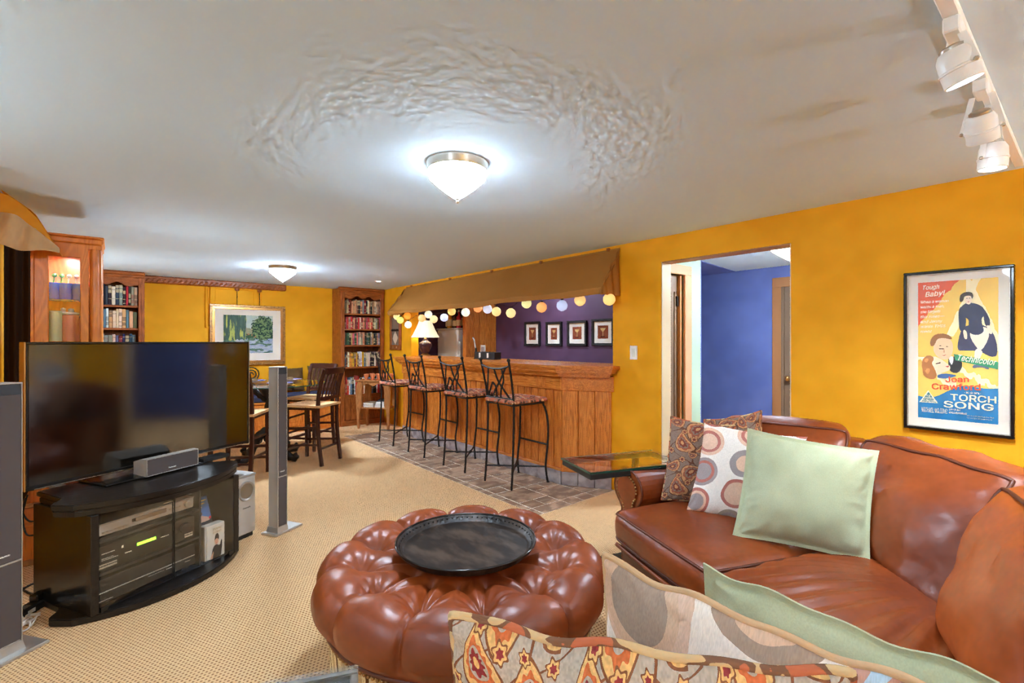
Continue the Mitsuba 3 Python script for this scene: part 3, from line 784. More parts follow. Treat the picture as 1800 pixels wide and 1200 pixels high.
# iron scroll stand on the bench
sc = thing('scroll_stand', 'wrought iron scroll ornament on the bench under the landscape', 'ornament')
for s, cx in ((1, 1.50), (-1, 1.24)):
    th = np.linspace(0, 4.6 * np.pi, 60); r = .02 + .085 * th / th[-1]
    A(sc, 'scroll', tube(np.stack([cx + s * r * np.cos(th), np.full(60, 7.6), .83 + r * np.sin(th)], 1), .008, 6), 'iron', True)
    A(sc, 'scroll_lower', tube(np.stack([cx + s * .6 * r * np.cos(th), np.full(60, 7.6), .64 + .6 * r * np.sin(th)], 1), .007, 6), 'iron', True)
A(sc, 'upright', tube([(1.37, 7.6, .56), (1.37, 7.6, .95)], .008, 6), 'iron')
A(sc, 'base', box(1.2, 1.54, 7.55, 7.62, .562, .575, .003), 'iron')

# ---------------------------------------------------------------- the bar
ba = thing('bar_counter', 'oak bar with moulded top, board front and grey tile footing', 'bar')
XB, P0, P1, P2 = 3.14, (3.14, 6.22), (3.14, 3.10), (3.375, 2.72)
core = Polygon([(XB + .02, 6.20), (XB + .02, 3.105), (3.375, 2.73), (3.375, 2.76), (XB + .24, 3.2), (3.375, 3.3), (3.375, 6.20)])
m = ext(Polygon([(XB + .02, 6.20), (XB + .02, 3.107), (3.374, 2.735), (3.374, 6.20)]), .88); m.apply_translation([0, 0, .12]); A(ba, 'carcass', m, 'oak_z')
top_pts = [(3.015, 6.27), (3.015, 3.065), (3.275, 2.63), (3.374, 2.63), (3.374, 6.27)]
top_in = [(3.376, BY0 + .004), (3.75, BY0 + .004), (3.75, BY1 - .004), (3.376, BY1 - .004)]
def slab(pts, z0, z1, grow=0.):
    p = Polygon(pts).buffer(grow, join_style=2)
    p = p.intersection(sbox(-9, -9, 3.3765, 99)) if pts is top_pts else p
    m = ext(p, z1 - z0); m.apply_translation([0, 0, z0]); return m
A(ba, 'top_board', cat(slab(top_pts, 1.062, 1.088), slab(top_pts, 1.050, 1.064, -.012)), 'oak_y')
A(ba, 'top_moulding', cat(slab(top_pts, 1.022, 1.052, -.022), slab(top_pts, 1.004, 1.024, -.045), slab(top_pts, .985, 1.006, -.06)), 'oak_y')
A(ba, 'inner_top_board', slab(top_in, 1.05, 1.087), 'oak_y')
A(ba, 'inner_side', box(3.70, 3.73, BY0 + .02, BY1 - .02, 0, 1.05, 0), 'oak_z')
ch = np.array(P2) - np.array(P1); chL = np.linalg.norm(ch); ch = ch / chL; chn = np.array([ch[1], -ch[0]])   # along the chamfer, outward
if chn[0] > 0: chn = -chn
def on_chamfer(a, b, t0, t1, z0, z1, bev=.003):
    m = box(a, b, t0, t1, z0, z1, bev)
    M = np.eye(4); M[:3, 0] = (*ch, 0); M[:3, 1] = (*chn, 0); M[:3, 3] = (P1[0], P1[1], 0)
    m.apply_transform(M)
    if np.linalg.det(M[:3, :3]) < 0: m.invert()
    return m
A(ba, 'apron', box(XB - .022, XB + .02, 3.085, 6.22, .858, .99, .004), 'oak_y')
A(ba, 'apron', on_chamfer(-.012, chL + .02, -.02, .022, .858, .99, .004), 'oak_x')
for i in range(7): A(ba, 'reeding', box(XB - .026, XB - .02, 3.30 + i * .02, 3.31 + i * .02, .872, .975, .002), 'oak_z')
n = 30; wv = (6.21 - 3.105) / n
for i in range(n): A(ba, 'front_board', box(XB - .004, XB + .021, 3.105 + i * wv, 3.105 + (i + 1) * wv - .008, .15, .862, .004), 'oak_z')
for i in range(3): A(ba, 'chamfer_board', on_chamfer(i * chL / 3 + .002, (i + 1) * chL / 3 - .003, -.018, .004, .15, .862, .004), 'oak_z')
A(ba, 'foot_trim', cat(box(XB - .014, XB + .02, 3.09, 6.22, .122, .15, .006), on_chamfer(-.006, chL, -.02, .014, .122, .15, .006)), 'oak_y')
for i in range(10):
    a = 3.11 + i * .311
    A(ba, 'foot_tile', box(XB - .012, XB + .02, a + .002, min(a + .309, 6.22), .001, .122, .003), 'slate_grey')
for i in range(3): A(ba, 'foot_tile', on_chamfer(i * chL / 3 + .002, (i + 1) * chL / 3 - .002, -.02, .012, .001, .122, .003), 'slate_grey')
A(ba, 'end_panel', box(XB, 3.374, 6.20, 6.225, .0, .99, .003), 'oak_z')

# light switch
t = thing('light_switch', 'white rocker light switch on the yellow wall between bar and hall', 'switch')
A(t, 'plate', box(XW - .008, XW - .0005, 2.452, 2.527, 1.148, 1.264, .003), 'white_paint')
A(t, 'rocker', hull([(XW - .009, 2.473, 1.172), (XW - .009, 2.506, 1.172), (XW - .0125, 2.473, 1.24), (XW - .0125, 2.506, 1.24), (XW - .007, 2.473, 1.17), (XW - .007, 2.506, 1.17), (XW - .007, 2.473, 1.242), (XW - .007, 2.506, 1.242)]), 'fridge_white')

# ---------------------------------------------------------------- bar stools
def curved_bar(pts, w, t):
    "a flat iron bar bent through the points"
    p = curve(pts, 14)
    ms = []
    r = tube(p, 1.0, 4)
    T_ = np.gradient(p, axis=0); T_ /= np.linalg.norm(T_, axis=1, keepdims=True)
    nx = np.array([1.0, 0, 0])
    vs = []
    for q, d in zip(p, T_):
        s = np.cross(d, nx); s /= np.linalg.norm(s); k = np.cross(s, d)
        vs += [q + s * w / 2 + k * t / 2, q - s * w / 2 + k * t / 2, q - s * w / 2 - k * t / 2, q + s * w / 2 - k * t / 2]
    f = []
    for i in range(len(p) - 1):
        a, b = 4 * i, 4 * i + 4
        for j in range(4):
            j2 = (j + 1) % 4; f += [[a + j, a + j2, b + j2], [a + j, b + j2, b + j]]
    o = 4 * (len(p) - 1); f += [[0, 2, 1], [0, 3, 2], [o, o + 1, o + 2], [o, o + 2, o + 3]]
    m = trimesh.Trimesh(np.array(vs), np.array(f), process=False)
    if m.volume < 0: m.invert()
    return m
stool = {}
# local frame: x towards the bar, y along it; rear posts at x=0, y=+-.195
def SP(name, mesh, mat='iron', smooth=30, **k): stool.setdefault(name, []).append(P(mesh, mat, smooth, **k))
SZ = .755
for s in (1, -1):
    SP('back_post', tube(curve([(0 - (.0 if s < 0 else .0), s * (.195), 0.0), (.012, s * .193, .14), (.03, s * .19, .5), (.03, s * .19, SZ), (.0, s * .198, .95), (-.04, s * .205, 1.13)], 20), .0095, 8))
    SP('finial', trimesh.creation.icosphere(2, .016).apply_translation((-.041, s * .205, 1.135)), smooth=True)
    SP('front_leg', tube(curve([(.40, s * .17, SZ - .03), (.428, s * .185, .64), (.436, s * .2, .52), (.43, s * .2, .34), (.405, s * .2, .17), (.415, s * .205, .05), (.425, s * .21, .0)], 26), .0095, 8))
    SP('foot_pad', lathe([(0, 0), (.015, 0), (.014, .006), (0, .01)], 10).apply_translation((.425, s * .21, 0)))
SP('top_rail', tube(curve([(-.03, -.203, 1.085), (-.032, -.1, 1.062), (-.033, 0, 1.056), (-.032, .1, 1.062), (-.03, .203, 1.085)], 14), .009, 8))
SP('lower_rail', tube([(.02, -.19, SZ + .035), (.02, .19, SZ + .035)], .008, 8))
for q in ([(-.03, -.15, 1.07), (-.02, -.06, .95), (.0, .03, .87), (.02, .1, SZ + .03)], [(-.03, .02, 1.06), (-.02, -.03, .95), (.0, -.1, .86), (.02, -.16, SZ + .03)],
          [(-.03, -.09, 1.065), (-.02, -.11, .96), (.0, -.05, .87), (.02, -.02, SZ + .03)], [(-.03, .1, 1.065), (-.02, .12, .95), (.0, .15, .85), (.02, .13, SZ + .03)],
          [(-.012, .06, .93), (.0, .02, .88), (.02, .04, SZ + .03)], [(-.012, .06, .93), (.0, .1, .88), (.02, .17, SZ + .03)]):
    SP('back_scroll', curved_bar(q, .017, .006))
SP('seat_ring', tube([(.02, -.19, SZ - .02), (.40, -.18, SZ - .02), (.40, .18, SZ - .02), (.02, .19, SZ - .02)], .009, 8, True))
SP('footrest', tube([(.432, -.2, .345), (.432, .2, .345)], .0085, 8))
for a, b in (((.012, -.193, .145), (.405, .2, .145)), ((.012, .193, .145), (.405, -.2, .145))): SP('cross_stretcher', tube([a, b], .0075, 8))
SP('stretcher_knob', trimesh.creation.icosphere(2, .016).apply_translation((.21, 0, .147)), smooth=True)
cm = puff([(.0, -.2, SZ - .008), (.43, -.205, SZ - .008), (.43, .205, SZ - .008), (.0, .2, SZ - .008), (.0, -.2, SZ + .03), (.43, -.205, SZ + .03), (.43, .205, SZ + .03), (.0, .2, SZ + .03)], .018, (0, .01, 0, 0, 0, .02), 14)
SP('seat_cushion', cm, 'stool_fabric', True, uv=cm.vertices[:, :2] * 2.2 + cm.vertices[:, 2:3] * [[1.1, 1.7]])
for i, y in enumerate((3.45, 4.18, 4.98, 5.77)):
    t = thing('bar_stool', ['wrought iron bar stool with woven seat nearest the chamfered bar corner', 'wrought iron bar stool with woven seat, second from the chamfered bar corner', 'wrought iron bar stool with woven seat, third from the chamfered bar corner', 'wrought iron bar stool with woven seat beside the small end table'][i],
              'bar stool', 'iron stools along the bar')
    for nm, ds in stool.items():
        for d in ds: A(t, nm, d, M=mat4((2.674, y, .001), (0, .02, -.015, .03)[i]))

# ---------------------------------------------------------------- awning over the bar
aw = thing('bar_awning', 'brown cloth awning stretched over the bar opening', 'awning')
ay0, ay1, xa = 2.60, 6.66, 3.105
ztop, zlow = 2.098, 1.742
def cloth(fn, nu, nv, th=.004):
    u, v = np.meshgrid(np.linspace(0, 1, nu), np.linspace(0, 1, nv), indexing='ij')
    p = fn(u, v)
    n = np.cross(np.gradient(p, axis=0), np.gradient(p, axis=1)); n /= np.linalg.norm(n, axis=-1, keepdims=True) + 1e-12
    i = np.arange(nu * nv).reshape(nu, nv)
    q = np.stack([i[:-1, :-1], i[1:, :-1], i[1:, 1:], i[:-1, 1:]], -1).reshape(-1, 4)
    rim = np.concatenate([i[:, 0], i[-1, 1:], i[::-1, -1][1:], i[0, ::-1][1:-1]]); r2 = np.roll(rim, -1)
    V = np.vstack([p.reshape(-1, 3), (p - n * th).reshape(-1, 3)])
    o = nu * nv
    f = np.vstack([q, q[:, ::-1] + o, np.stack([rim, rim + o, r2 + o, r2], -1)]); f = np.vstack([f[:, [0, 1, 2]], f[:, [0, 2, 3]]])
    m = trimesh.Trimesh(V, f, process=False)
    if m.volume < 0: m.invert()
    return m
def front(u, v):
    yt = ay0 + .03 + (ay1 - ay0 - .12) * u; yl = ay0 + .01 + (ay1 - ay0 - .02) * u
    y = yt * (1 - v) + yl * v
    x = XW - .012 + (xa - XW + .012) * v + .018 * np.sin(v * np.pi) + .004 * np.sin(y * 7) * v
    z = ztop + (zlow - ztop) * v - .012 * np.sin(v * np.pi) + .006 * np.sin(y * 5.3) * v
    return np.stack([x, y, z], -1)
def valance(u, v):
    y = ay0 + .01 + (ay1 - ay0 - .02) * u
    x = xa + .004 * np.sin(y * 7) + .010 * v
    z = zlow + .006 * np.sin(y * 5.3) - v * (.052 + .006 * np.sin(y * 3.1) + .004 * np.sin(y * 9))
    return np.stack([x, y, z], -1)
A(aw, 'front_panel', cloth(front, 60, 10), 'awning_cloth', True)
A(aw, 'valance', cloth(valance, 60, 4), 'awning_cloth', True)
def side(sy):
    def fn(u, v):   # u from the wall to the front, v from top to bottom
        x = XW - .012 + (xa - XW + .012) * u
        zt = ztop + (zlow - ztop) * u
        z = zt * (1 - v) + (zlow - .05) * v
        y = np.full_like(x, ay0 + .02 if sy < 0 else ay1 - .02) + .012 * np.sin(u * 19 + v * 3) * (1 - .3 * v) + (-.04 if sy > 0 else .01) * (1 - v) * (1 - u)
        return np.stack([x, y, z], -1)
    return fn
for sy in (-1, 1): A(aw, 'side_panel', cloth(side(sy), 24, 8), 'awning_cloth', True)
A(aw, 'top_batten', box(XW - .014, XW - .002, ay0 + .03, ay1 - .09, ztop - .012, ztop + .01, .003), 'awning_cloth')
for y in (2.75, 3.62, 4.45, 5.35, 6.4): A(aw, 'bracket', box(XW - .03, XW - .001, y - .012, y + .012, ztop - .006, ztop + .022, .003), 'shelf_z')

# string of paper lanterns
LN = [(1070.8, 526, 'cream', (255, 196, 120)), (1019.5, 527.5, 'cream', (255, 200, 130)), (988, 537, 'pale blue', (176, 190, 226)), (952, 540, 'orange', (255, 168, 100)), (925.5, 533, 'pale green', (220, 226, 160)), (898, 550, 'cream', (255, 214, 150)),
      (872.5, 547.5, 'cream', (255, 208, 140)), (857, 543, 'pale blue', (190, 200, 226)), (840, 541, 'orange', (255, 158, 96)), (818.5, 548.8, 'white', (244, 240, 214)), (794, 547, 'orange', (255, 190, 110)), (780.8, 558, 'pale blue', (190, 202, 236)),
      (762.5, 560.8, 'cream', (255, 206, 150)), (753, 552.5, 'white', (244, 236, 206)), (741.5, 559, 'orange', (255, 178, 120)), (717.5, 570.5, 'white', (255, 236, 200)), (703.8, 562.5, 'green', (196, 204, 110)), (697.5, 556, 'cream', (255, 226, 160)), (716, 555, 'orange', (255, 150, 50))]
lan = trimesh.creation.icosphere(3, .052)
rad = np.linalg.norm(lan.vertices[:, :2], axis=1)
lan.vertices *= (1 + .012 * np.cos(lan.vertices[:, 2:3] / .052 * 26))
cap = lathe([(0, 0), (.014, 0), (.014, .012), (.005, .016), (0, .016)], 12)
lanp = []
cnames = {}
for i, (u, v, nm, c) in enumerate(LN):
    X_ = 3.27 if i else 3.245
    d = CF + CR * (u - 900) / FPX + np.array([0, 0, 1.0]) * (600 - v) / FPX
    p = d * (X_ / d[0]) + [0, 0, CAM_H]
    lanp.append(p)
    pos = ['nearest the hall opening', 'second', 'third', 'fourth', 'fifth', 'sixth', 'seventh', 'eighth', 'ninth', 'tenth', 'eleventh', 'twelfth', 'thirteenth', 'fourteenth', 'fifteenth', 'hanging lowest before the lamp shade', 'beside the lamp, by the wood panel', 'at the far end of the string', 'high behind the lamp shade'][i]
    lab = f'lit {nm} paper lantern under the awning, {pos}' + (' from the hall opening' if 0 < i < 15 else '')
    t = thing('paper_lantern', lab, 'lantern', 'paper lanterns strung along the bar')
    A(t, 'shade', glow(lan, np.array(lin(*c)) * LANTERN_L, 'vcol', c, True, .25), M=mat4(p))
    A(t, 'collar', cap, 'iron', 30, M=mat4(p + [0, 0, .05]))
pts = sorted(lanp, key=lambda q: q[1])
cp = []
for a, b in zip(pts[:-1], pts[1:]): cp += [a + [.01, 0, .066], (a + b) / 2 + [.01, 0, .066 + .01]]
cp.append(pts[-1] + [.01, 0, .066])
t = thing('lantern_cord', 'thin dark cord carrying the paper lanterns under the awning', 'cord')
solo(t, tube(curve(cp, 120), .0025, 5), 'iron', True)

# ---------------------------------------------------------------- things on and behind the bar
la = thing('table_lamp', 'lit table lamp with pleated cream shade and dark vase base on the bar end', 'lamp')
lx, ly, lz = 3.52, 6.27, 1.0885
A(la, 'foot', lathe([(0, 0), (.075, 0), (.075, .012), (.05, .03), (.035, .04), (0, .04)], 24), 'brass', 30, M=mat4((lx, ly, lz)))
A(la, 'vase', lathe([(0, .04), (.04, .04), (.055, .06), (.085, .12), (.095, .165), (.088, .195), (.05, .215), (.03, .235), (.04, .25), (0, .25)], 32), 'vase_glaze', True, M=mat4((lx, ly, lz)))
A(la, 'stem', lathe([(0, .25), (.018, .25), (.012, .27), (.008, .30), (.008, .52), (.02, .53), (.014, .55), (0, .57)], 16), 'brass', 30, M=mat4((lx, ly, lz)))
nn = 96; ang = np.arange(nn) * 2 * np.pi / nn
def shade_ring(r, z): return np.stack([r * (1 + .012 * np.sign(np.sin(ang * 24))) * np.cos(ang), r * (1 + .012 * np.sign(np.sin(ang * 24))) * np.sin(ang), np.full(nn, z)], 1)
prof = [(.205, .27), (.17, .33), (.135, .40), (.105, .47), (.092, .515)]
vs = np.vstack([shade_ring(r, z) for r, z in prof] + [shade_ring(r - .004, z) for r, z in prof[::-1]])
fs = []
R_ = len(prof) * 2
for i in range(R_):
    for j in range(nn):
        j2 = (j + 1) % nn; a, b = i * nn, ((i + 1) % R_) * nn
        fs += [[a + j, a + j2, b + j2], [a + j, b + j2, b + j]]
sh = trimesh.Trimesh(vs, np.array(fs), process=False)
if sh.volume < 0: sh.invert()
d = P(sh, 'shade_cloth', 30, label=None) if False else mikit.ply(sh, 'shade_cloth', smooth=30)
d['emitter'] = {'type': 'area', 'radiance': rgb(np.array([1, .82, .52]) * .10), 'sampling_weight': .6}
A(la, 'lamp_shade', d, M=mat4((lx, ly, lz)))
d = mikit.ply(trimesh.creation.icosphere(2, .03), 'vcol', smooth=False, color=np.ones((162, 3)))
d['emitter'] = {'type': 'area', 'radiance': rgb(WARM * np.array([1, .86, .66]) * 22), 'sampling_weight': 1.0}
A(la, 'bulb', d, M=mat4((lx + .0, ly, lz + .38)))
A(la, 'finial', trimesh.creation.icosphere(2, .014), 'navy_fabric', True, M=mat4((lx, ly, lz + .575)))

fr = thing('refrigerator', 'white refrigerator standing behind the bar next to the oak partition', 'refrigerator')
A(fr, 'body', box(4.04, 4.5, 6.225, 6.80, .02, 1.49, .012), 'fridge_white')
A(fr, 'door', box(4.035, 4.5, 6.19, 6.222, .45, 1.485, .01), 'fridge_white')
A(fr, 'lower_door', box(4.035, 4.5, 6.19, 6.222, .04, .44, .01), 'fridge_white')
A(fr, 'top_cap', box(4.02, 4.5, 6.18, 6.81, 1.49, 1.507, .006), 'fridge_white')
A(fr, 'handle', box(4.055, 4.075, 6.165, 6.19, .8, 1.3, .005), 'fridge_white')
def bottle(y, x, h, r, col, capc, label, z=1.508):
    t = thing('bottle', label, 'bottle', 'bottles on top of the refrigerator')
    A(t, 'body', lathe([(0, 0), (r, 0), (r, h * .55), (r * .9, h * .62), (r * .35, h * .72), (r * .35, h * .9), (0, h * .9)], 18), 'vgloss', True, color=col, M=mat4((x, y, z)))
    A(t, 'cap', lathe([(0, h * .88), (r * .42, h * .88), (r * .42, h), (0, h)], 12), 'vgloss', 30, color=capc, M=mat4((x, y, z)))
    A(t, 'paper_label', lathe([(r * 1.01, h * .12), (r * 1.02, h * .12), (r * 1.02, h * .45), (r * 1.01, h * .45)], 18), 'vcol', 30, color=(230, 214, 180), M=mat4((x, y, z)))
bottle(6.62, 4.12, .24, .035, (30, 50, 34), (30, 30, 30), 'dark green bottle at the far end of the refrigerator top')
bottle(6.53, 4.10, .31, .042, (214, 150, 40), (200, 60, 40), 'amber bottle with red cap on the refrigerator')
bottle(6.44, 4.16, .34, .036, (40, 34, 30), (190, 160, 60), 'tall dark bottle with gold cap on the refrigerator')
bottle(6.36, 4.09, .26, .038, (60, 30, 24), (40, 40, 40), 'brown bottle between the tall dark and red bottles')
bottle(6.28, 4.11, .28, .040, (196, 40, 60), (220, 210, 200), 'red bottle with pale cap at the partition end of the refrigerator')
bottle(6.33, 4.22, .36, .036, (24, 44, 30), (170, 40, 36), 'tallest bottle, dark green with red cap, behind the red bottle')

cd = thing('bar_caddy', 'black caddy with white labels on the bar top', 'caddy')
def on_bar(u, v, x):
    d_ = CF + CR * (u - 900) / FPX; return (d_ * (x / d_[0]))[1]
cy0, cy1 = on_bar(875, 0, 3.45), on_bar(840, 0, 3.45)
A(cd, 'tub', cat(box(3.40, 3.50, cy0, cy1, 1.089, 1.10, .002), box(3.40, 3.408, cy0, cy1, 1.089, 1.175, .002), box(3.492, 3.50, cy0, cy1, 1.089, 1.175, .002), box(3.40, 3.50, cy0, cy0 + .008, 1.089, 1.175, .002), box(3.40, 3.50, cy1 - .008, cy1, 1.089, 1.175, .002), box(3.40, 3.50, (cy0 + cy1) / 2 - .004, (cy0 + cy1) / 2 + .004, 1.09, 1.17, .001)), 'black_matt')
for q in (.28, .68): A(cd, 'label_card', box(3.3965, 3.3995, cy0 + (cy1 - cy0) * q, cy0 + (cy1 - cy0) * q + .035, 1.105, 1.165, .001), 'white_paint')
t = thing('menu_card', 'small white printed card standing behind the black caddy', 'card')
yk = on_bar(850, 0, 3.53)
A(t, 'card', box(3.52, 3.524, yk - .05, yk + .05, 1.0885, 1.255, .001), 'white_paint')
A(t, 'picture', box(3.5185, 3.5199, yk - .035, yk + .03, 1.15, 1.235, 0), color=(150, 130, 124))
t = thing('corkscrew_stand', 'tall dark corkscrew with silver handle standing beside the caddy', 'corkscrew')
yk = on_bar(836, 0, 3.44)
A(t, 'base', lathe([(0, 0), (.03, 0), (.028, .012), (0, .016)], 16), 'iron', 30, M=mat4((3.45, yk, 1.0885)))
A(t, 'shaft', tube([(3.45, yk, 1.10), (3.45, yk + .008, 1.22)], .012, 8), 'iron', 30)
A(t, 'lever', tube(curve([(3.45, yk + .008, 1.20), (3.45, yk + .03, 1.27), (3.45, yk + .05, 1.33), (3.45, yk + .075, 1.345)], 12), .009, 8), 'silver', 30)

XQ = XP - .001
PX4 = [((922, 566), (949, 608)), ((959.5, 566), (987, 608)), ((997, 564), (1031, 608)), ((1040, 561), (1079, 607.5))]
for i, (a, b) in enumerate(PX4):
    ys, zs = [], []
    for u, v in (a, b):
        d_ = CF + CR * (u - 900) / FPX + np.array([0, 0, 1.0]) * (600 - v) / FPX
        q = d_ * ((XQ - .02) / d_[0]); ys.append(q[1]); zs.append(q[2] + CAM_H)
    y1, y0, z1, z0 = ys[0], ys[1], zs[0], zs[1]
    t = thing('cocktail_picture', ['black framed cocktail print on the purple wall, closest to the oak partition', 'black framed cocktail print on the purple wall, second from the oak partition', 'black framed red martini print on the purple wall, third from the oak partition', 'black framed cocktail print on the purple wall, cut by the bar opening edge'][i], 'picture', 'cocktail prints on the purple wall')
    w = .03
    for q in ((y0, y1, z0, z0 + w), (y0, y1, z1 - w, z1), (y0, y0 + w, z0 + w, z1 - w), (y1 - w, y1, z0 + w, z1 - w)):
        A(t, 'frame_rail', box(XQ - .03, XQ, q[0], q[1], q[2], q[3], .003), 'black_matt')
    A(t, 'mat_board', box(XQ - .012, XQ - .006, y0 + w, y1 - w, z0 + w, z1 - w, 0), 'mat_board')
    q = (np.array([[XQ - .013, y1 - .09, z0 + .085], [XQ - .013, y0 + .09, z0 + .085], [XQ - .013, y0 + .09, z1 - .08], [XQ - .013, y1 - .09, z1 - .08]]), np.array([[0, 1, 2], [0, 2, 3]]))
    A(t, 'print', q, 'bar_print', uv=np.array([[0, 0], [1, 0], [1, 1], [0, 1.0]]))

wp = thing('wood_panel', 'dark carved wood panel with pale diamond on the yellow wall beside the bar', 'wall panel')
y0, y1, z0, z1 = 6.74, 7.10, 1.17, 1.70
for q in ((y0, y1, z0, z0 + .075), (y0, y1, z1 - .03, z1), (y0, y0 + .05, z0 + .075, z1 - .03), (y1 - .05, y1, z0 + .075, z1 - .03)): A(wp, 'frame_rail', box(XW - .03, XW - .001, q[0], q[1], q[2], q[3], .004), 'shelf_z')
A(wp, 'backing', box(XW - .015, XW - .004, y0 + .04, y1 - .04, z0 + .07, z1 - .03, 0), color=(120, 100, 84))
A(wp, 'cross_bar', box(XW - .028, XW - .012, y0 + .05, y1 - .05, 1.46, 1.49, .004), 'iron')
yc = (y0 + y1) / 2
A(wp, 'diamond', wall_yz(Polygon([(yc, 1.25), (yc + .085, 1.35), (yc, 1.455), (yc - .085, 1.35)]), XW - .024, XW - .014), color=(206, 184, 158))
for y in (yc - .06, yc + .06): A(wp, 'rosette', lathe([(0, 0), (.022, 0), (.016, .008), (0, .01)], 12), 'end_table_wood', 30, M=frame((XW - .03, y, 1.21), (0, 1, 0), (0, 0, 1), (-1, 0, 0)))

# ---------------------------------------------------------------- end table by the bookcase
et = thing('end_table', 'carved wooden end table with cabriole legs beside the last bar stool', 'table')
eo = np.array([2.81, 7.04]); eu = np.array([.66, -.75]); eu /= np.linalg.norm(eu); ev = np.array([-eu[1], eu[0]])
EW, ED = .50, .29
EM = np.eye(4); EM[:2, 0], EM[:2, 1], EM[:2, 3] = eu, ev, eo
A(et, 'tabletop', box(-.03, EW + .03, -.03, ED + .03, .70, .722, .006), 'end_table_wood', M=EM)
for x, sx in ((0, 1), (EW, -1)):
    for y in (0, ED):
        pg = chaikin([(0, .70), (.09 * sx, .70), (.075 * sx, .60), (.07 * sx, .45), (.075 * sx, .34), (.04 * sx, .28), (.03 * sx, .15), (.035 * sx, .0), (-.0 * sx, 0.), (-.005 * sx, .2), (-.02 * sx, .45), (-.02 * sx, .6)], 2)
        pg[:, 1] = pg[:, 1].clip(0); m = wall_xz(Polygon(pg + [x, 0]), y - .018, y + .018)
        A(et, 'leg', m, 'end_table_wood', M=EM)
wv_ = [(.08, .70), (EW - .08, .70)] + [(EW - .08 - q * (EW - .16), .655 - .018 * math.cos(q * 4 * math.pi)) for q in np.linspace(0, 1, 30)]
for y in (0, ED): A(et, 'apron', wall_xz(Polygon(wv_), y - .01, y + .01), 'end_table_wood', M=EM)
for x in (.01, EW - .01): A(et, 'side_apron', box(x - .01, x + .01, .02, ED - .02, .63, .70, .003), 'end_table_wood', M=EM)
A(et, 'lower_shelf', box(.0, EW, 0, ED, .295, .317, .005), 'end_table_wood', M=EM)
def flat_book(x0, x1, y0, y1, z0, z1, col, label, M=EM, pages=True):
    t = thing('book', label, 'book', 'books lying on the end table shelf')
    A(t, 'cover', cat(box(x0, x1, y0, y1, z0, z0 + .004, 0), box(x0, x1, y0, y1, z1 - .004, z1, 0), box(x0, x0 + .004, y0, y1, z0, z1, 0)), color=col, M=M)
    A(t, 'pages', box(x0 + .004, x1 - .006, y0 + .004, y1 - .004, z0 + .004, z1 - .004, 0), color=(226, 220, 208), M=M)
flat_book(.075, .24, .03, .25, .318, .352, (220, 214, 206), 'pale book at the bottom of the wider stack on the end table shelf')
flat_book(.075, .235, .03, .24, .353, .385, (150, 128, 104), 'tan book on top of the wider stack on the end table shelf')
flat_book(.26, .42, .02, .25, .318, .345, (222, 222, 226), 'white book lowest in the stack by the bar stool')
flat_book(.27, .42, .02, .25, .346, .372, (206, 210, 222), 'pale blue book midway in the stack by the bar stool')
flat_book(.28, .42, .03, .25, .373, .40, (230, 228, 224), 'white book topmost in the stack by the bar stool')
t = thing('cloth_bundle', 'dark crumpled cloth lying on the books of the end table', 'cloth')
solo(t, puff([(.27, .05, .401), (.42, .05, .401), (.42, .2, .401), (.27, .2, .401), (.3, .07, .43), (.40, .07, .44), (.40, .18, .43), (.3, .18, .44)], .012, (0,) * 6, 12, .012, 5, 30), 'black_matt', True, M=EM)
cup = [lathe([(0, 0), (.024, 0), (.016, .02), (.03, .05), (.036, .09), (.030, .088), (.012, .05), (0, .045)], 14)]
for i in range(8):
    x = .10 + (i % 4) * .105 + (.03 if i > 3 else 0); y = .08 + (i // 4) * .13
    t = thing('votive_cup', f'copper coloured fluted votive cup on the end table, {ORD[i % 4 + 1]} of the {["front", "rear"][i // 4]} row', 'votive cup', 'copper votive cups on the end table')
    c = cup[0].copy(); an = np.arctan2(c.vertices[:, 1], c.vertices[:, 0]); c.vertices[:, :2] *= (1 + .18 * np.cos(an * 5))[:, None]
    d = P(c, 'copper_glass', True)
    solo(t, d, M=EM @ mat4((x, y, .7225)))

# ---------------------------------------------------------------- dining set
tc = np.array([1.33, 5.86])
dt = thing('dining_table', 'round glass topped dining table on a black cast iron base', 'table')
TZ = .835
A(dt, 'glass_top', lathe([(0, TZ - .012), (.575, TZ - .012), (.58, TZ - .008), (.58, TZ - .004), (.575, TZ), (0, TZ)], 64), 'glass', 40, M=mat4((*tc, 0)))
A(dt, 'glass_rim', lathe([(.579, TZ - .011), (.583, TZ - .009), (.583, TZ - .003), (.579, TZ - .001)], 64), 'glass_edge', 40, M=mat4((*tc, 0)))
A(dt, 'column', lathe([(0, .2), (.05, .2), (.06, .25), (.035, .3), (.03, .45), (.05, .55), (.035, .62), (.06, .70), (.11, .78), (.12, TZ - .013), (0, TZ - .013)], 24), 'iron', 30, M=mat4((*tc, 0)))
def leafy(pts, r0, r1):
    p = curve(pts, 20); r = np.linspace(r0, r1, 20) * (1 + .25 * np.sin(np.arange(20) * 2.1))
    return tube(p, r, 8)
for k in range(4):
    an = .5 + k * math.pi / 2
    A(dt, 'scroll_foot', leafy([(.03, 0, .30), (.13, 0, .26), (.22, 0, .14), (.30, 0, .05), (.37, 0, .035), (.40, 0, .06), (.375, 0, .085)], .05, .022), 'iron', True, M=mat4((*tc, 0)) @ mat4((0, 0, 0), an))
    A(dt, 'scroll_bracket', leafy([(.05, 0, .66), (.14, 0, .72), (.25, 0, .80), (.33, 0, .805), (.36, 0, .77)], .025, .014), 'iron', True, M=mat4((*tc, 0)) @ mat4((0, 0, 0), an))
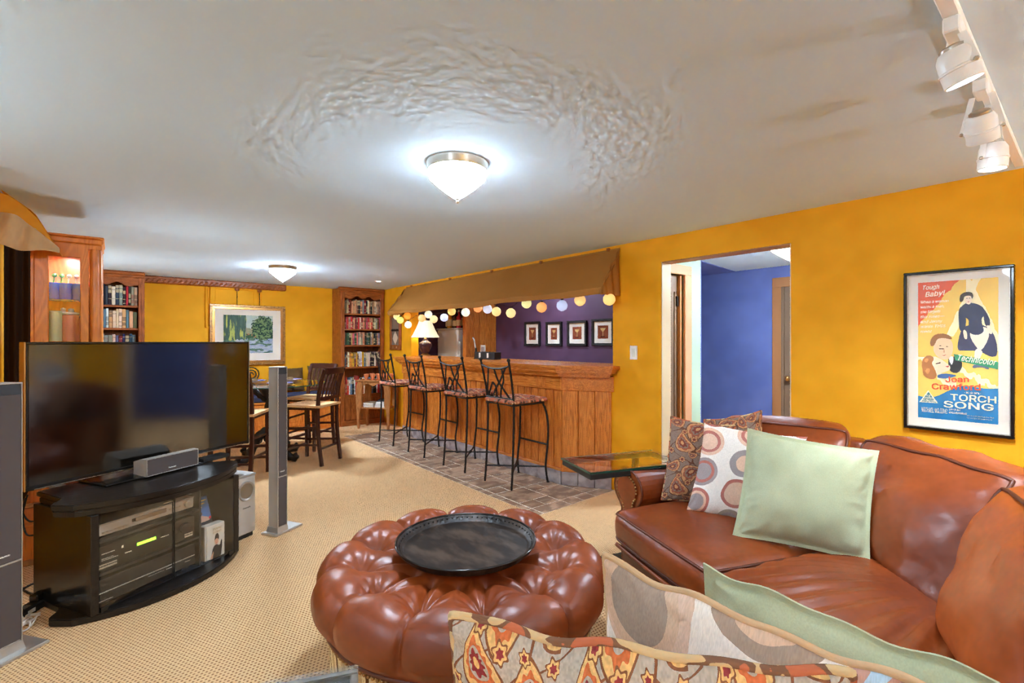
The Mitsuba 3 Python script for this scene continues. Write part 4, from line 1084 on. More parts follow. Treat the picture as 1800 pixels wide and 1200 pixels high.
for i, (x, y) in enumerate(((1.22, 6.12), (1.60, 6.05), (1.38, 5.60))):
    t = thing('dinner_plate', ['patterned plate on the glass table beside the television edge', 'patterned plate on the glass table behind the silver speaker', 'patterned plate at the front of the glass table'][i], 'plate', 'plates on the glass dining table')
    A(t, 'plate', lathe([(0, 0), (.07, 0), (.13, .018), (.132, .022), (.08, .008), (0, .006)], 32), 'vgloss', True, color=(206, 206, 214), M=mat4((x, y, TZ + .001)))
    A(t, 'rim_pattern', lathe([(.10, .0175), (.126, .0225), (.126, .0235), (.10, .0185)], 32), 'vgloss', True, color=(60, 70, 120), M=mat4((x, y, TZ + .001)))
    t = thing('cloth_napkin', ['folded dark napkin on the plate beside the television edge', 'folded dark napkin on the plate behind the silver speaker', 'folded dark napkin on the front plate'][i], 'napkin', 'napkins on the plates')
    solo(t, puff([(-.05, -.03, 0), (.05, -.03, 0), (.05, .03, 0), (-.05, .03, 0), (-.04, -.02, .03), (.04, -.02, .035), (.04, .02, .03), (-.04, .02, .035)], .01, (0,) * 6, 8, .006, i, 40), 'brown_fabric', True, M=mat4((x, y, TZ + .012), i))

chair = {}
def CP(name, mesh, mat='chair_wood', smooth=False, **k): chair.setdefault(name, []).append(P(mesh, mat, smooth, **k))
CW, CDp, CS, CT = .175, .19, .63, 1.01    # half width, half depth, seat height, top; faces +y
def post(s):
    pts = curve([(s * CW, -CDp - .045, 0), (s * CW, -CDp - .005, .3), (s * CW, -CDp, CS), (s * CW, -CDp - .03, .85), (s * CW * 1.0, -CDp - .085, CT)], 12)
    ms = [bar(pts[i], pts[i + 1] + (pts[i + 1] - pts[i]) * .04, .036, .03, (0, 1, 0), 0.003) for i in range(11)]
    return cat(ms)
for s in (-1, 1):
    CP('back_leg', post(s))
    CP('front_leg', hull([(s * (CW + .01) + a, CDp + b, z) for z, q in ((0, .014), (CS - .02, .02)) for a in (-q, q) for b in (-q, q)]))
    CP('side_stretcher', bar((s * CW, -CDp, .22), (s * CW, CDp, .20), .014, .022))
    CP('side_stretcher', bar((s * CW, -CDp, .40), (s * CW, CDp, .38), .014, .022))
    CP('seat_rail', bar((s * CW, -CDp, CS - .035), (s * CW, CDp, CS - .035), .02, .03))
CP('front_stretcher', bar((-CW, CDp, .26), (CW, CDp, .26), .018, .026)); CP('front_stretcher', bar((-CW, CDp, .15), (CW, CDp, .15), .018, .026))
CP('rear_stretcher', bar((-CW, -CDp, .17), (CW, -CDp, .17), .014, .022))
CP('seat_rail', bar((-CW, CDp, CS - .035), (CW, CDp, CS - .035), .02, .03))
def arc(z0, z1, y0, dip, th):
    xs = np.linspace(-CW, CW, 9); ms = []
    for i in range(8):
        ya, yb_ = y0 - dip * (1 - (xs[i] / CW) ** 2), y0 - dip * (1 - (xs[i + 1] / CW) ** 2)
        ms.append(hull([(xs[i], ya + t_, z) for t_ in (0, th) for z in (z0, z1)] + [(xs[i + 1], yb_ + t_, z) for t_ in (0, th) for z in (z0, z1)]))
    return cat(ms)
CP('top_rail', arc(CT - .055, CT + .01, -CDp - .09, .03, .022)); CP('lower_back_rail', arc(CS + .05, CS + .085, -CDp - .012, .022, .02))
for i in range(6):
    x = -CW + .05 + i * (2 * CW - .1) / 5; dd = (1 - (x / CW) ** 2)
    p = curve([(x, -CDp - .002 - .022 * dd, CS + .08), (x, -CDp - .03 - .03 * dd, .83), (x, -CDp - .075 - .03 * dd, CT - .05)], 6)
    CP('back_slat', cat([bar(p[j], p[j + 1] + (p[j + 1] - p[j]) * .06, .02, .008, (0, 1, 0), .001) for j in range(5)]))
# rush seat: four woven triangles
a_, b_ = CW + .028, CDp + .03
rim4 = [(-a_, -b_), (a_, -b_), (a_, b_), (-a_, b_)]
for i in range(4):
    (xa_, ya_), (xb_, yb2) = rim4[i], rim4[(i + 1) % 4]
    N = 8; vs, uv_, f = [], [], []
    for r in range(N + 1):
        for c in range(N + 1):
            q, w_ = r / N, c / N
            ex, ey = xa_ + (xb_ - xa_) * w_, ya_ + (yb2 - ya_) * w_
            x, y = ex * (1 - q), ey * (1 - q)
            vs.append((x, y, CS + .012 * math.sin(min(1, q * 2.2) * math.pi / 2) - .012 * q)); uv_.append((w_ * .4, q * .22))
    for r in range(N):
        for c in range(N):
            o = r * (N + 1) + c; f += [[o, o + 1, o + N + 2], [o, o + N + 2, o + N + 1]]
    top = np.array(vs); bot = top * [1, 1, 0] + [0, 0, CS - .022]
    edge = [r for r in range(N + 1)]
    nv = len(top); F = f + [[t2 + nv for t2 in t_[::-1]] for t_ in f]
    for c in range(N): F += [[c, c + nv, c + 1 + nv], [c, c + 1 + nv, c + 1]]
    CP('rush_seat', (np.vstack([top, bot]), np.array(F)), 'rush', False, uv=np.vstack([uv_, uv_]))
def seat_chair(cx, cy, face, label):
    t = thing('dining_chair', label, 'chair', 'counter height chairs around the glass table')
    rz = math.atan2(face[1], face[0]) - math.pi / 2
    for nm, ds in chair.items():
        for d in ds: A(t, nm, d, M=mat4((cx, cy, .001), rz))
seat_chair(1.66, 5.43, (-.62, .78), 'dark counter chair with slatted back and rush seat in front of the glass table')
seat_chair(1.86, 6.14, (-.72, -.55), 'dark counter chair facing forward beyond the glass table, before the bench')
seat_chair(.93, 5.21, (.52, .85), 'dark counter chair half hidden behind the television edge')

# ---------------------------------------------------------------- television, stand and sound system
su = np.array([.876, .482]); sv = np.array([-.482, .876])
SM = np.eye(4); SM[:2, 0], SM[:2, 1], SM[:2, 3] = su, sv, (-.17, 2.93)
st = thing('tv_stand', 'black bow-front television stand with glass doors and lobed base', 'tv stand')
C_ = .462
def lobed(w, d0, bow, lobe):
    "outline: back edge straight, notch, rounded lobes, bowed front"
    fr_ = [(C_ + q * w, -bow * (1 - q * q) + .06 * abs(q) ** 3) for q in np.linspace(-.97, .97, 15)]
    right = [(C_ + w + .005, .10), (C_ + w - .01, .15), (C_ + w - .06, .18), (C_ + w - .09, .23), (C_ + w - .095, d0)]
    left = [(2 * C_ - x, y) for x, y in right[::-1]]
    p = fr_ + right[:4]
    q = left[1:]
    return Polygon(list(chaikin(p, 2, False)) + [right[4]] + [left[0]] + list(chaikin(q, 2, False)))
def slab2(poly, z0, z1, e=.004):
    a = ext(poly.buffer(-e), z1 - z0); a.apply_translation([0, 0, z0])
    b = ext(poly, z1 - z0 - 2 * e); b.apply_translation([0, 0, z0 + e]); return cat(a, b)
A(st, 'base_slab', slab2(lobed(.462, .47, .135, 0), .002, .034), 'espresso', M=SM)
A(st, 'top_slab', slab2(lobed(.455, .45, .135, 0), .526, .552), 'espresso', M=SM)
A(st, 'under_top', slab2(lobed(.448, .44, .125, 0), .494, .523), 'espresso', M=SM)
A(st, 'side_panel', box(.085, .103, .0, .44, .034, .496, .002), 'black_gloss', M=SM)
A(st, 'side_panel', box(.821, .839, .0, .44, .034, .496, .002), 'black_gloss', M=SM)
A(st, 'front_post', box(.082, .116, -.036, .0, .034, .496, .003), 'espresso', M=SM)
A(st, 'front_post', box(.808, .842, -.036, .0, .034, .496, .003), 'espresso', M=SM)
A(st, 'back_panel', box(.10, .825, .42, .435, .034, .496, .001), 'black_matt', M=SM)
A(st, 'divider', box(.618, .630, -.0, .42, .034, .496, .001), 'black_matt', M=SM)
for z in (.19, .345): A(st, 'shelf', box(.103, .618, .0, .42, z, z + .012, .001), 'black_matt', M=SM)
for a, b in ((.12, .452), (.458, .804)):
    q = (np.array([[a, -.034, .05], [b, -.034, .05], [b, -.034, .485], [a, -.034, .485]]), np.array([[0, 1, 2], [0, 2, 3]]))
    k = A(st, 'glass_door', q, 'smoked_pane', M=SM)
    A(k, 'edge_strip', cat(box(b - .004 if a < .3 else a, b if a < .3 else a + .004, -.037, -.031, .05, .485, .001), box(a, b, -.036, -.032, .046, .05, .0005)), 'black_gloss', M=SM)
    A(k, 'hinge', box(a if a < .3 else b - .03, a + .03 if a < .3 else b, -.04, -.028, .036, .058, .001), 'black_gloss', M=SM)
A(st, 'door_pull', box(.40, .448, -.040, -.036, .455, .462, .001), 'silver', M=SM)

def unit(name, label, cat_, z0, z1, mat, x0=.13, x1=.60, d=.30):
    t = thing(name, label, cat_); A(t, 'case', box(x0, x1, .02, .02 + d, z0, z1, .003), mat, M=SM); return t
t = unit('disc_player', 'slim silver disc player on the top shelf of the television stand', 'disc player', .372, .425, 'silver_paint')
A(t, 'foot', cat(*[box(x, x + .03, .04, .07, .358, .372, 0) for x in (.15, .55)]), 'black_matt', M=SM)
A(t, 'top_plate', box(.128, .602, .016, .32, .425, .431, .002), 'silver', M=SM)
A(t, 'disc_tray', box(.30, .45, .014, .02, .392, .412, .001), color=(150, 128, 106), M=SM)
A(t, 'display', box(.285, .30, .014, .02, .395, .41, .001), 'black_gloss', M=SM)
A(t, 'dial', lathe([(0, 0), (.02, 0), (.019, .012), (.014, .014), (0, .012)], 20), 'silver', 30, M=SM @ frame((.565, .02, .400), (1, 0, 0), (0, 0, 1)))
for i in range(7): A(t, 'button', box(.155 + i * .017, .165 + i * .017, .015, .02, .383, .390, .001), 'nickel', M=SM)
for i in range(4): A(t, 'button', box(.465 + i * .017, .475 + i * .017, .015, .02, .395, .402, .001), 'nickel', M=SM)
t = unit('receiver', 'black stereo receiver with green display on the middle shelf of the stand', 'receiver', .207, .325, 'black_matt')
A(t, 'foot', cat(*[box(x, x + .04, .03, .06, .202, .208, 0) for x in (.15, .54)]), 'silver', M=SM)
A(t, 'fascia', box(.128, .602, .014, .02, .207, .325, .002), 'black_gloss', M=SM)
A(t, 'display', glow(box(.305, .395, .012, .015, .268, .283, 0), np.array(lin(110, 230, 40)) * .9, 'vcol', (110, 220, 60), w=.1), M=SM, label='green lit display')
A(t, 'dial', lathe([(0, 0), (.028, 0), (.026, .014), (0, .016)], 24), 'iron', 30, M=SM @ frame((.545, .014, .275), (1, 0, 0), (0, 0, 1)))
A(t, 'dial', lathe([(0, 0), (.012, 0), (.011, .01), (0, .011)], 16), 'iron', 30, M=SM @ frame((.49, .014, .272), (1, 0, 0), (0, 0, 1)))
for q in ((.15, .205, .285, .288), (.15, .20, .262, .264), (.15, .22, .255, .257), (.235, .243, .285, .297), (.25, .28, .252, .256), (.42, .46, .266, .269)): A(t, 'lettering_bar', box(q[0], q[1], .0125, .0142, q[2], q[3], 0), color=(200, 196, 190), M=SM)
for q in ((.135, .215), (.545, .59)): A(t, 'bright_slot', cat(box(q[0], q[1], .0125, .0142, .218, .226, 0), box(q[0], q[1], .0125, .0142, .231, .238, 0)), 'silver', M=SM)
t = unit('video_deck', 'wide black deck with a thin silver line on the floor of the stand', 'video deck', .05, .165, 'black_matt', .125, .61, .34)
A(t, 'foot', cat(*[box(x, x + .04, .03, .06, .036, .05, 0) for x in (.15, .54)]), 'black_gloss', M=SM)
A(t, 'silver_line', box(.124, .605, .0165, .0205, .098, .103, .001), 'silver', M=SM)
for q in ((.14, .20, .06, .063), (.36, .44, .085, .087), (.45, .49, .083, .087), (.55, .58, .08, .083)): A(t, 'lettering_bar', box(q[0], q[1], .0185, .0202, q[2], q[3], 0), color=(160, 156, 150), M=SM)

def patch(key, name, pts, col, M, layer, smooth=2, th=.0005):
    p = chaikin(pts, smooth) if smooth else np.array(pts)
    m = ext(Polygon(p), th); m.apply_translation([0, 0, .0006 + layer * .00055])
    A(key, name, m, color=col, M=M)
def lettering(key, s, h, x, y, col, M, width=None, slant=0., layer=8, bold=True, name='lettering'):
    m = text(s, h, (x, y, .0006 + layer * .00055), (1, 0, 0), (0, 1, 0), depth=.0006, bold=bold, width=width, slant=slant)
    A(key, name, m, color=col, M=M)
def case_face(t, x0, x1, v, z0, tilt=0.):
    "matrix: face coordinates (right, up, out) on a box front in the stand"
    F_ = frame((x0, v, z0), (1, 0, 0), (0, tilt, 1)); return SM @ F_
t = thing('disc_box', 'white boxed film with a woman in a black dress, in the stand', 'film box')
A(t, 'box', box(.672, .782, .01, .06, .036, .232, .002), color=(232, 226, 214), M=SM)
A(t, 'spine', box(.660, .672, .012, .06, .036, .232, .002), color=(196, 190, 180), M=SM)
Fm = case_face(t, .672, .782, .0095, .036)
lettering(t, 'BREAKFAST', .012, .030, .165, (196, 182, 150), Fm, .06); lettering(t, 'at TIFFANY’S', .010, .03, .148, (196, 182, 150), Fm, .055)
patch(t, 'printed_figure', [(.025, .0), (.03, .05), (.045, .075), (.06, .078), (.078, .06), (.084, .09), (.09, .10), (.093, .07), (.088, .03), (.085, 0)], (28, 24, 26), Fm, 1)
patch(t, 'printed_figure', [(.03, .03), (.022, .015), (.02, .0), (.033, .0), (.04, .05)], (222, 170, 140), Fm, 2)
patch(t, 'printed_figure', [(.045, .10), (.048, .08), (.057, .075), (.066, .083), (.069, .103), (.06, .115), (.05, .113)], (226, 176, 148), Fm, 2)
patch(t, 'printed_figure', [(.043, .10), (.046, .118), (.05, .135), (.06, .142), (.07, .132), (.072, .112), (.07, .10), (.064, .112), (.05, .112)], (52, 34, 30), Fm, 3)
patch(t, 'printed_figure', [(.053, .088), (.062, .088), (.058, .084)], (190, 50, 50), Fm, 3, 0)
t = thing('disc_case', 'blue film case leaning behind the white boxed film, in the stand', 'film case')
LM = SM @ frame((.648, .075, .222), (1, 0, 0), (0, .35, 1))
A(t, 'case', box(0, .108, 0, .165, -.014, 0, .002), color=(60, 92, 150), M=LM)
patch(t, 'printed_sky', [(.002, .002), (.106, .002), (.106, .163), (.002, .163)], (92, 132, 190), LM, 0, 0)
patch(t, 'printed_band', [(.0, .002), (.108, .002), (.106, .03), (.002, .022)], (30, 34, 48), LM, 1, 0)
patch(t, 'printed_figure', [(.01, .02), (.02, .05), (.04, .062), (.07, .05), (.09, .04), (.10, .02)], (206, 168, 150), LM, 2)
patch(t, 'printed_figure', [(.02, .05), (.025, .075), (.045, .085), (.06, .07), (.05, .058)], (70, 44, 40), LM, 3)
patch(t, 'printed_figure', [(.085, .03), (.095, .045), (.106, .04), (.1, .025)], (196, 40, 60), LM, 4)
for i, (yy, w_) in enumerate(((.135, .085), (.118, .07), (.098, .05))): patch(t, 'printed_title', [(.012, yy), (.012 + w_, yy + .004), (.012 + w_, yy + .011), (.012, yy + .009)], (226, 206, 120), LM, 5, 1)

# television
TL, TR = np.array([-.325, 3.255]), np.array([.735, 3.819])
tu = TR - TL; TW = np.linalg.norm(tu); tu /= TW; tn = np.array([tu[1], -tu[0]])   # tn: out of the screen
TM = np.eye(4); TM[:2, 0] = tu; TM[:2, 1] = -tn; TM[:2, 3] = TL; TM[2, 3] = .582   # x along, y backwards, z up
TH = .715
tv = thing('television', 'large flat television with dark glossy screen on the black stand', 'television')
A(tv, 'back_shell', cat(box(.004, TW - .004, .012, .045, .004, TH - .004, .006), box(.15, TW - .15, .045, .085, .06, TH - .15, .015)), 'black_matt', M=TM)
for q in ((0, TW, 0, .022), (0, TW, TH - .012, TH), (0, .012, .022, TH - .012), (TW - .012, TW, .022, TH - .012)): A(tv, 'bezel', box(q[0], q[1], -.004, .014, q[2], q[3], .003), 'black_gloss', M=TM)
A(tv, 'side_trim', box(-.007, .0, -.005, .042, .0, TH, .002), 'brass', M=TM); A(tv, 'side_trim', box(TW, TW + .004, -.005, .042, .0, TH, .001), 'nickel', M=TM)
A(tv, 'screen', box(.012, TW - .012, .0, .012, .022, TH - .012, 0), 'screen', M=TM)
A(tv, 'bottom_trim', box(.03, TW - .03, -.0055, -.003, .003, .006, 0), 'nickel', M=TM)
A(tv, 'neck', box(TW / 2 - .10, TW / 2 + .10, .03, .06, -.02, .1, .004), 'black_gloss', M=TM)
A(tv, 'foot_plate', box(.25, .76, -.16, .12, -.029, -.018, .004), 'black_gloss', M=TM)
# centre speaker
cs = thing('centre_speaker', 'silver wedge centre speaker with grey grille in front of the television', 'speaker')
a, b = np.array([.135, 3.285]), np.array([.39, 3.44]); cu = b - a; cl_ = np.linalg.norm(cu); cu /= cl_
CM = np.eye(4); CM[:2, 0] = cu; CM[:2, 1] = (-cu[1], cu[0]); CM[:3, 3] = (*a, .565)
CM[2, 3] = .5645
A(cs, 'cabinet', hull([(0, 0, .0), (cl_, 0, .0), (0, .0, .094), (cl_, .0, .094), (.02, .13, .0), (cl_ - .02, .13, 0), (.02, .13, .07), (cl_ - .02, .13, .07), (0, .04, .094), (cl_, .04, .094)]), 'silver_paint', M=CM)
for q in ((0, cl_, 0, .004), (0, cl_, .090, .094), (0, .004, .004, .09), (cl_ - .004, cl_, .004, .09)): A(cs, 'front_rim', box(q[0], q[1], -.006, .002, q[2], q[3], .001), 'silver', M=CM)
A(cs, 'grille', box(.004, cl_ - .004, -.003, .001, .004, .09, 0), 'grille', M=CM)
A(cs, 'lettering', text('Panasonic', .007, (.12, -.0032, .02), (1, 0, 0), (0, 0, 1), width=.045), color=(220, 220, 216), M=CM)
t = thing('remote_box', 'slim black box lying on the stand beside the centre speaker', 'box')
solo(t, box(.36, .54, .03, .11, -.011, .012, .004), 'black_matt', M=CM)

def tower(key, base, yaw_u, plate, w=.078, d=.085, h=1.125):
    "base: front right corner of the column; yaw_u: direction along the front towards its right"
    u = np.array(yaw_u) / np.linalg.norm(yaw_u); v = np.array([-u[1], u[0]])
    M = np.eye(4); M[:2, 0], M[:2, 1], M[:2, 3] = u, v, np.array(base) - u * w
    pl = [(plate[0], plate[2]), (plate[1], plate[2]), (plate[1], plate[3]), (plate[0], plate[3])]
    A(key, 'base_plate', slab2(Polygon(pl), .001, .016, .003), 'silver', M=M)
    A(key, 'pedestal', hull([(x, y, z) for z, e in ((.016, .006), (.05, 0)) for x in (-e - .001, w + e + .001) for y in (-.006 - e, d + e)]), 'silver', M=M)
    pg = Polygon([(0, .0), (w, .0), (w - .008, d), (.008, d)])
    m = ext(pg, h - .05); m.apply_translation([0, 0, .05]); A(key, 'column', m, 'silver_paint', M=M)
    A(key, 'front_edge', box(-.002, .006, -.008, .006, .045, h, .002), 'silver', M=M)
    A(key, 'front_edge', box(w - .003, w + .0005, -.008, .006, .045, h, .001), 'silver', M=M)
    A(key, 'top_cap', hull([(0, -.008, h), (w, -.008, h), (0, d, h), (w, d, h), (0, -.008, h + .004), (w, -.008, h + .004), (.004, d, h + .004), (w - .004, d, h + .004)]), 'silver', M=M)
    for z0, z1 in ((.055, .385), (.392, h - .045)): A(key, 'grille', box(.006, w - .003, -.006, .002, z0, z1, .002), 'grille', M=M)
    A(key, 'sloped_top', hull([(.006, -.006, h - .045), (w - .003, -.006, h - .045), (.006, .0, h - .045), (w - .003, .0, h - .045), (.006, -.001, h - .002), (w - .003, -.001, h - .002), (.006, .0, h - .002), (w - .003, .0, h - .002)]), 'black_matt', M=M)
    A(key, 'grille_band', box(-.001, w, -.0085, .002, .385, .392, .001), 'silver', M=M)
    A(key, 'lettering', text('Panasonic', .007, (.018, -.0063, .42), (1, 0, 0), (0, 0, 1), width=.04), color=(226, 226, 220), M=M)
t = thing('tower_speaker', 'slim silver tower speaker on a flat base between television and dining table', 'speaker')
tower(t, (.913, 3.538), (.84, .46), (-.03, .20, -.02, .11))
t = thing('tower_speaker', 'slim silver tower speaker at the picture edge beside the television', 'speaker')
tower(t, (-.30, 2.878), (.80, .60), (-.09, .17, -.05, .17), w=.10)
sb = thing('subwoofer', 'silver subwoofer with round port beside the television stand', 'subwoofer')
BM = np.eye(4); BM[:2, 0], BM[:2, 1], BM[:2, 3] = (.86, .51), (-.51, .86), (.557, 3.508)
A(sb, 'cabinet', box(.0, .21, .012, .34, .03, .41, .012), 'silver_paint', M=BM)
A(sb, 'front_panel', box(.0, .21, 0, .014, .03, .405, .008), 'silver_paint', M=BM)
A(sb, 'top_panel', box(-.003, .213, -.004, .34, .405, .42, .005), 'silver', M=BM)
A(sb, 'plinth', box(.01, .2, .01, .33, 0.001, .032, .004), 'black_matt', M=BM)
A(sb, 'port_ring', lathe([(.052, 0), (.064, 0), (.06, .012), (.05, .008), (.048, -.01)], 28), 'silver', 30, M=BM @ frame((.135, .0, .315), (1, 0, 0), (0, 0, 1)))
A(sb, 'port_cone', lathe([(0, .001), (.048, .006), (.05, .002), (0, .0)], 28), 'nickel', 30, M=BM @ frame((.135, .0, .315), (1, 0, 0), (0, 0, 1)))
A(sb, 'lettering', text('Panasonic', .008, (.11, -.001, .2), (1, 0, 0), (0, 0, 1), width=.06), color=(120, 112, 104), M=BM)

# cords and power strip behind the stand
ps = thing('power_strip', 'black power strip on the carpet behind the television stand', 'power strip')
c0 = pz(46, 1070, .03); PM = frame((c0[0], c0[1], 0.001), (.55, .83, 0), (-.83, .55, 0))
A(ps, 'body', box(-.10, .10, -.028, .028, 0, .04, .006), 'black_matt', M=PM)
for x in (-.06, -.01): A(ps, 'socket', box(x - .018, x + .018, -.016, .016, .04, .043, .002), color=(70, 68, 66), M=PM)
A(ps, 'plug', box(.035, .085, -.02, .02, .04, .075, .006), 'black_gloss', M=PM); A(ps, 'sticker', box(-.025, .015, -.0285, -.0275, .012, .03, 0), color=(220, 220, 216), M=PM)
t = thing('white_cord', 'tangled white cord on the carpet beside the tower speaker', 'cord')
c1 = pz(47, 1095, 0.01); an = np.linspace(0, 9 * np.pi, 70)
solo(t, tube(np.stack([c1[0] + .028 * np.cos(an) + .012 * np.sin(an * .37) + .012 * np.linspace(-1, 1, 70), c1[1] + .04 * np.sin(an * 1.13) + .06 * np.linspace(-1, 1, 70), .010 + .008 * (1 + np.sin(an * 2.3))], 1), .0036, 6), 'white_paint', True)
t = thing('black_cord', 'black cables looping down behind the television stand', 'cord')
for i, q in enumerate((((48, 870, 2.45), (40, 905, 2.5), (46, 938, 2.5), (66, 940, 2.5)), ((44, 876, 2.45), (40, 900, 2.48), (52, 916, 2.5), (68, 912, 2.5)))):
    A(t, 'cable', tube(curve([px(*z) for z in q], 24), .004, 6), 'black_matt', True)
A(t, 'cable', tube(curve([px(66, 1022, 2.62), pz(45, 1032, .006), pz(40, 1036, .006), pz(60, 1046, .006)], 20), .005, 6), 'black_matt', True)

# ---------------------------------------------------------------- display cabinet and left awning
dc = thing('display_cabinet', 'cherry display cabinet with lit glass shelves behind the television', 'cabinet')
X0, X1, Y0, Y1, ZT = -.375, -.056, 3.95, 4.36, 1.944
A(dc, 'base', box(X0 - .03, X1, Y0, Y1, .02, .335, .004), 'cherry')
A(dc, 'base_top', box(X0 - .04, X1 + .01, Y0 - .02, Y1, .335, .36, .005), 'end_table_wood')
A(dc, 'plinth', box(X0 - .035, X1 + .004, Y0 - .012, Y1, 0, .035, .004), 'end_table_wood')
A(dc, 'drawer_moulding', cat(*[box(X0 - .028, X1 - .02, Y0 - .008, Y0, z, z + .012, .003) for z in (.25, .225)]), 'cherry')
A(dc, 'left_stile', box(X0 + .014, X0 + .077, Y0, Y0 + .03, .36, ZT - .05, .004), 'cherry')
A(dc, 'right_stile', box(-.158, -.118, Y0, Y0 + .03, .36, ZT - .05, .003), 'cherry')
A(dc, 'corner_post', puff([(-.116, Y0 - .004, .36), (X1, Y0 - .004, .36), (X1, Y0 + .06, .36), (-.116, Y0 + .06, .36), (-.116, Y0 - .004, ZT - .045), (X1, Y0 - .004, ZT - .045), (X1, Y0 + .06, ZT - .045), (-.116, Y0 + .06, ZT - .045)], .025, (0,) * 6, 10), 'cherry', True)
A(dc, 'door_head', box(X0 + .014, -.118, Y0, Y0 + .03, ZT - .135, ZT - .05, .004), 'cherry')
A(dc, 'side_panel', box(X0, X0 + .014, Y0, Y1, .36, ZT - .05, .002), 'cherry')
A(dc, 'side_panel', box(X1 - .012, X1, Y0 + .06, Y1, .36, ZT - .05, .002), 'cherry')
A(dc, 'back_panel', box(X0, X1, Y1 - .012, Y1, .36, ZT - .05, .001), 'cherry')
A(dc, 'ceiling_board', box(X0, X1, Y0, Y1, ZT - .075, ZT - .05, .001), 'cherry')
A(dc, 'crown', cat(box(X0 - .005, X1 + .004, Y0 - .012, Y1, ZT - .05, ZT - .012, .008), box(X0 - .012, X1 + .010, Y0 - .02, Y1, ZT - .014, ZT, .005)), 'cherry')
q = (np.array([[X0 + .077, Y0 + .012, .37], [-.158, Y0 + .012, .37], [-.158, Y0 + .012, ZT - .135], [X0 + .077, Y0 + .012, ZT - .135]]), np.array([[0, 1, 2], [0, 2, 3]]))
A(dc, 'door_pane', q, 'pane')
for z in (1.30, 1.555): A(dc, 'glass_shelf', box(X0 + .016, X1 - .014, Y0 + .04, Y1 - .014, z - .008, z, .001), 'glass_edge' if False else 'pane')
for x, y in ((-.20, 4.05), (-.22, 4.22)):
    k = A(dc, 'puck_light', lathe([(0, -.015), (.032, -.015), (.034, 0), (0, 0)], 24), 'nickel', 30, M=mat4((x, y, ZT - .076)))
    A(k, 'lens', glow(lathe([(0, -.0165), (.027, -.0165), (.027, -.0155), (0, -.0155)], 24), WARM * CAB_L * 3, w=.5), M=mat4((x, y, ZT - .076)))
def glassware(name, label, x, y, z, prof, col, group, mat='vgloss'):
    t = thing(name, label, name.replace('_', ' '), group); 
    A(t, 'body', lathe(prof, 20), mat, True, color=col if mat.startswith('v') else None, M=mat4((x, y, z))); return t
cupp = [(0, 0), (.026, 0), (.03, .004), (.034, .10), (.032, .10), (.028, .006), (0, .006)]
for i in range(6):
    x, y = -.285 + (i % 3) * .058, 4.04 + (i // 3) * .13
    t = glassware('blue_tumbler', f'cobalt blue glass tumbler on the upper cabinet shelf, {ORD[i % 3 + 1]} in the {["front", "back"][i // 3]} row', x, y, 1.556, cupp, (36, 74, 190), 'blue tumblers in the display cabinet')
for i, c in enumerate(((70, 150, 60), (90, 170, 70), (230, 210, 160), (220, 190, 130), (60, 130, 60))):
    x, y = -.30 + i * .034, 4.115
    t = thing('stir_stick', ['green glass stirrer nearest the cabinet stile', 'pale green glass stirrer, second from the stile', 'cream glass stirrer among the blue tumblers', 'amber glass stirrer among the blue tumblers', 'dark green glass stirrer nearest the corner post'][i], 'stirrer', 'glass stirrers in the display cabinet')
    A(t, 'rod', tube([(x, y, 1.56), (x + .015, y + .005, 1.70)], .004, 6), 'vgloss', color=c)
    A(t, 'bead', trimesh.creation.icosphere(2, .013), 'vgloss', True, color=c, M=mat4((x + .016, y + .005, 1.71)))
t = glassware('ice_pail', 'clear lidded glass pail beside the blue tumblers', -.118, 4.26, 1.556, [(0, 0), (.05, 0), (.055, .11), (.05, .12), (.02, .13), (0, .15)], (150, 170, 220), None)
t = glassware('flower_cup', 'white cup with red flowers at the edge of the upper cabinet shelf', -.125, 4.10, 1.556, [(0, 0), (.03, 0), (.036, .09), (.033, .09), (0, .01)], (226, 216, 214), None)
A(t, 'flower', trimesh.creation.icosphere(2, .02), True and 'vcol', True, color=(200, 60, 50), M=mat4((-.13, 4.09, 1.66)))
for i, (x, y, c, h, r, lb) in enumerate(((-.275, 4.03, (196, 206, 160), .215, .032, 'tall pale green glass on the lower cabinet shelf next to the stile'), (-.225, 4.06, (206, 214, 170), .19, .03, 'pale green glass behind the pink jar'), (-.205, 4.05, (222, 138, 120), .19, .042, 'pink jar with glass lid in the middle of the lower shelf'),
                                       (-.135, 4.05, (226, 150, 132), .17, .034, 'pink jar with blue band beside the corner post'), (-.25, 4.22, (190, 150, 110), .2, .04, 'amber decanter at the back of the lower cabinet shelf'), (-.15, 4.22, (226, 222, 216), .17, .04, 'white pot at the back of the lower cabinet shelf'))):
    if i == 1: x, y = -.24, 4.13
    t = glassware(['tall_glass', 'tall_glass', 'storage_jar', 'storage_jar', 'decanter', 'lidded_pot'][i], lb, x, y, 1.301, [(0, 0), (r, 0), (r, h * .82), (r * .9, h * .86), (0, h * .86)], c, None)
    if i >= 2:
        A(t, 'lid', lathe([(0, h * .86), (r * .95, h * .86), (r * .9, h * .93), (r * .3, h * .96), (r * .35, h * 1.05), (0, h * 1.08)], 16), 'vgloss', True, color=(226, 226, 226) if i != 3 else (60, 90, 180), M=mat4((x, y, 1.301)))
for i, (x, y, c, lb) in enumerate(((-.27, 4.03, (214, 206, 190), 'cream bowl low in the display cabinet hidden by the television'), (-.17, 4.04, (180, 120, 90), 'terracotta bowl low in the display cabinet hidden by the television'))):
    t = glassware('bowl', lb, x, y, .361, [(0, 0), (.03, 0), (.045, .06), (.042, .06), (0, .008)], c, None)
t = thing('dark_panel', 'dark brown pleated panel hanging beside the display cabinet', 'dark_panel')  # dark brown folded sheet between the left wall and the cabinet
